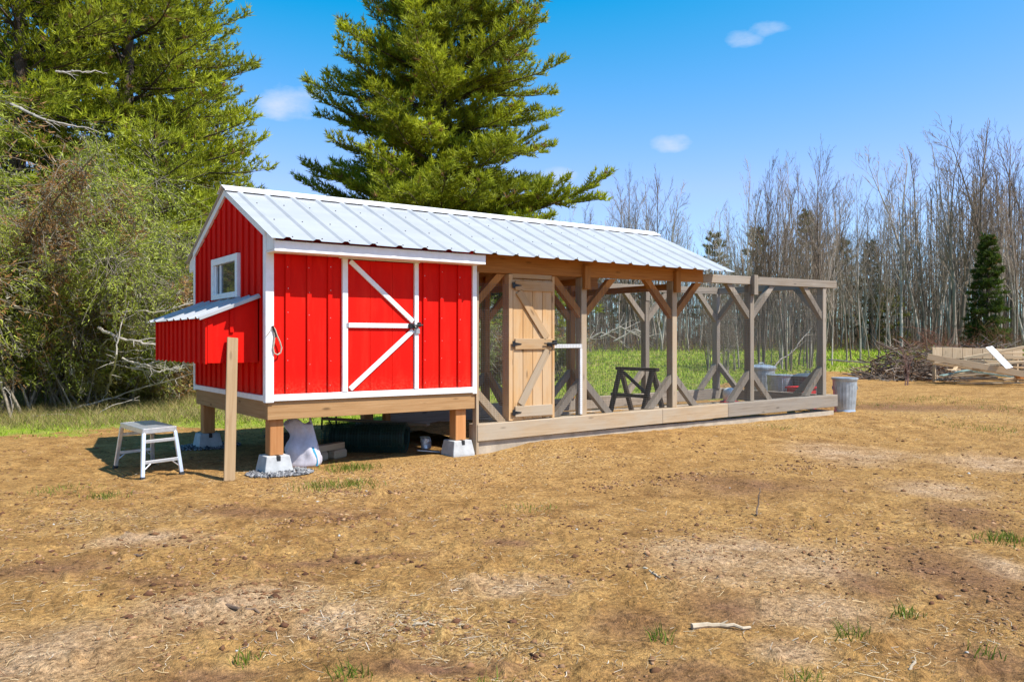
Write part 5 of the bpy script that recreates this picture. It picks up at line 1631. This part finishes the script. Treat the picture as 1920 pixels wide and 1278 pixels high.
OCT_V = np.array([(1, 0, 0), (-1, 0, 0), (0, 1, 0), (0, -1, 0), (0, 0, 1), (0, 0, -1)], float)
OCT_F = np.array([(0, 2, 4), (2, 1, 4), (1, 3, 4), (3, 0, 4), (2, 0, 5), (1, 2, 5), (3, 1, 5), (0, 3, 5)])
def lumps(P, size, cols, seed, name, label, cat, squash=.6):
    r = np.random.default_rng(seed); n = len(P)
    V = OCT_V[None] * r.uniform(.6, 1.3, (n, 6, 1)) * size[:, None, None] + r.normal(size=(n, 6, 3)) * size[:, None, None] * .18
    V[:, :, 2] *= squash
    V = (V + P[:, None]).reshape(-1, 3)
    F = (np.arange(n)[:, None, None] * 6 + OCT_F[None]).reshape(-1, 3)
    tag(link(name, np_mesh(name, V, F, 'clods', np.repeat(cols, 6, 0))), label, cat, kind='stuff')
def soil_clods():
    r = np.random.default_rng(92); n = 22000
    px = r.uniform(-80, 2000, n * 2); py = 639 + np.exp(r.uniform(math.log(120), math.log(720), n * 2))
    d = 1.29 * F_PX / (py - 639)
    P = CAM[None] + FW[None] * d[:, None] + RT[None] * ((px - 960) / F_PX * d)[:, None]
    x, y = P[:, 0], P[:, 1]
    k = (fbm(x * 1.2 + 7, y * 1.2, 3, 66) > r.uniform(.35, .75, len(x))) & ~inrun(x, y) & (grass_mask(x, y) < .5)
    P = P[k][:n]
    for (ax, ay, bx_, by_, cnt, sp_) in ((390, 946, 500, 938, 260, .05), (500, 985, 700, 965, 420, .07), (610, 915, 760, 920, 300, .08), (1230, 898, 1330, 888, 260, .09), (1330, 888, 1560, 868, 380, .12), (820, 955, 1010, 975, 300, .16), (1480, 1040, 1720, 1050, 300, .18), (740, 1150, 860, 1180, 200, .12), (1180, 905, 1060, 915, 160, .1)):
        t_ = r.uniform(0, 1, cnt)
        a_, b__ = unproj(ax, ay, .02), unproj(bx_, by_, .02)
        q_ = a_[None] * (1 - t_[:, None]) + b__[None] * t_[:, None] + r.normal(size=(cnt, 3)) * sp_
        P = np.concatenate([P, q_])
    n = len(P); P[:, 2] = surf(P[:, 0], P[:, 1])
    size = np.minimum(np.exp(r.normal(size=n) * .6) * .0068, .03)
    c = np.array([(.16, .078, .036), (.23, .12, .058), (.10, .046, .024), (.31, .18, .095)])[r.integers(0, 4, n)] * r.uniform(.7, 1.3, (n, 1))
    w = r.uniform(0, 1, n) < .006
    c[w] = np.array([.42, .40, .37])
    lumps(P, size, c, 93, 'soil_clods', 'small clods of brown soil and stray pale stones on the yard', 'soil')
soil_clods()
def gravel(cx, cy, rx, ry, n, seed, name, label):
    r = np.random.default_rng(seed)
    a = r.uniform(0, 6.283, n); q = np.sqrt(r.uniform(0, 1, n))
    P = np.stack([cx + np.cos(a) * q * rx, cy + np.sin(a) * q * ry, np.zeros(n)], 1)
    P[:, 2] = surf(P[:, 0], P[:, 1]) + .012 + .022 * (1 - q) * r.uniform(0, 1, n)
    c = np.array([(.20, .20, .205), (.13, .13, .135), (.29, .285, .28), (.06, .06, .065)])[r.integers(0, 4, n)] * r.uniform(.8, 1.2, (n, 1))
    lumps(P, r.uniform(.009, .020, n), c, seed + 1, name, label, 'gravel', .8)
gravel(.13, -.02, .33, .27, 1100, 95, 'gravel_pad', 'grey gravel pad round the concrete block by the feed bag')
gravel(.12, 2.52, .40, .32, 700, 97, 'gravel_bed', 'shaded grey gravel pad round the rear concrete block')

def stick(pts, r0, label, seed, mat='paletwig'):
    r = np.random.default_rng(seed); P = []
    for px, py, dz in pts:
        q = unproj(px, py, .02); q[2] = float(surf(q[0], q[1])) + r0 * .7 + dz; P.append(q)
    P = np.array(P); t = np.linspace(0, 1, 10); s = np.linspace(0, 1, len(P))
    Q = np.stack([np.interp(t, s, P[:, i]) for i in range(3)], 1) + r.normal(0, r0 * .35, (10, 3))
    m = MB(); m.tube(Q, r0 * (1.1 - .6 * t), 7)
    d = Q[7] - Q[4]; m.tube([Q[5], Q[5] + d * .4 + (0, 0, .02)], [r0 * .5, r0 * .2], 5)
    m.build('fallen_stick', mat, None, label=label, cat='stick')
stick([(1298, 1169, 0), (1340, 1163, .004), (1408, 1164, 0)], .014, 'pale knobbly stick lying on the damp soil', 1)
stick([(424, 1134, 0), (450, 1142, .004), (488, 1142, 0)], .011, 'dark forked stick lying on sandy soil', 2, 'darktwig')
stick([(238, 1035, 0), (262, 1038, .004), (288, 1041, 0)], .010, 'short dark stick lying near the grass tufts', 3, 'darktwig')
stick([(1418, 962, 0), (1420, 958, .05), (1425, 955, .19)], .008, 'thin dark twig standing upright in the soil', 4, 'darktwig')
stick([(1207, 1061, 0), (1222, 1068, .003), (1236, 1075, 0)], .010, 'short tan stick lying on brown soil', 5)
stick([(775, 1164, 0), (800, 1161, .003), (818, 1163, 0)], .007, 'thin pale straw stick on the yard', 6)
stick([(1705, 1245, 0), (1715, 1238, .02), (1712, 1225, 0)], .006, 'curled thin twig on the damp ground', 7)
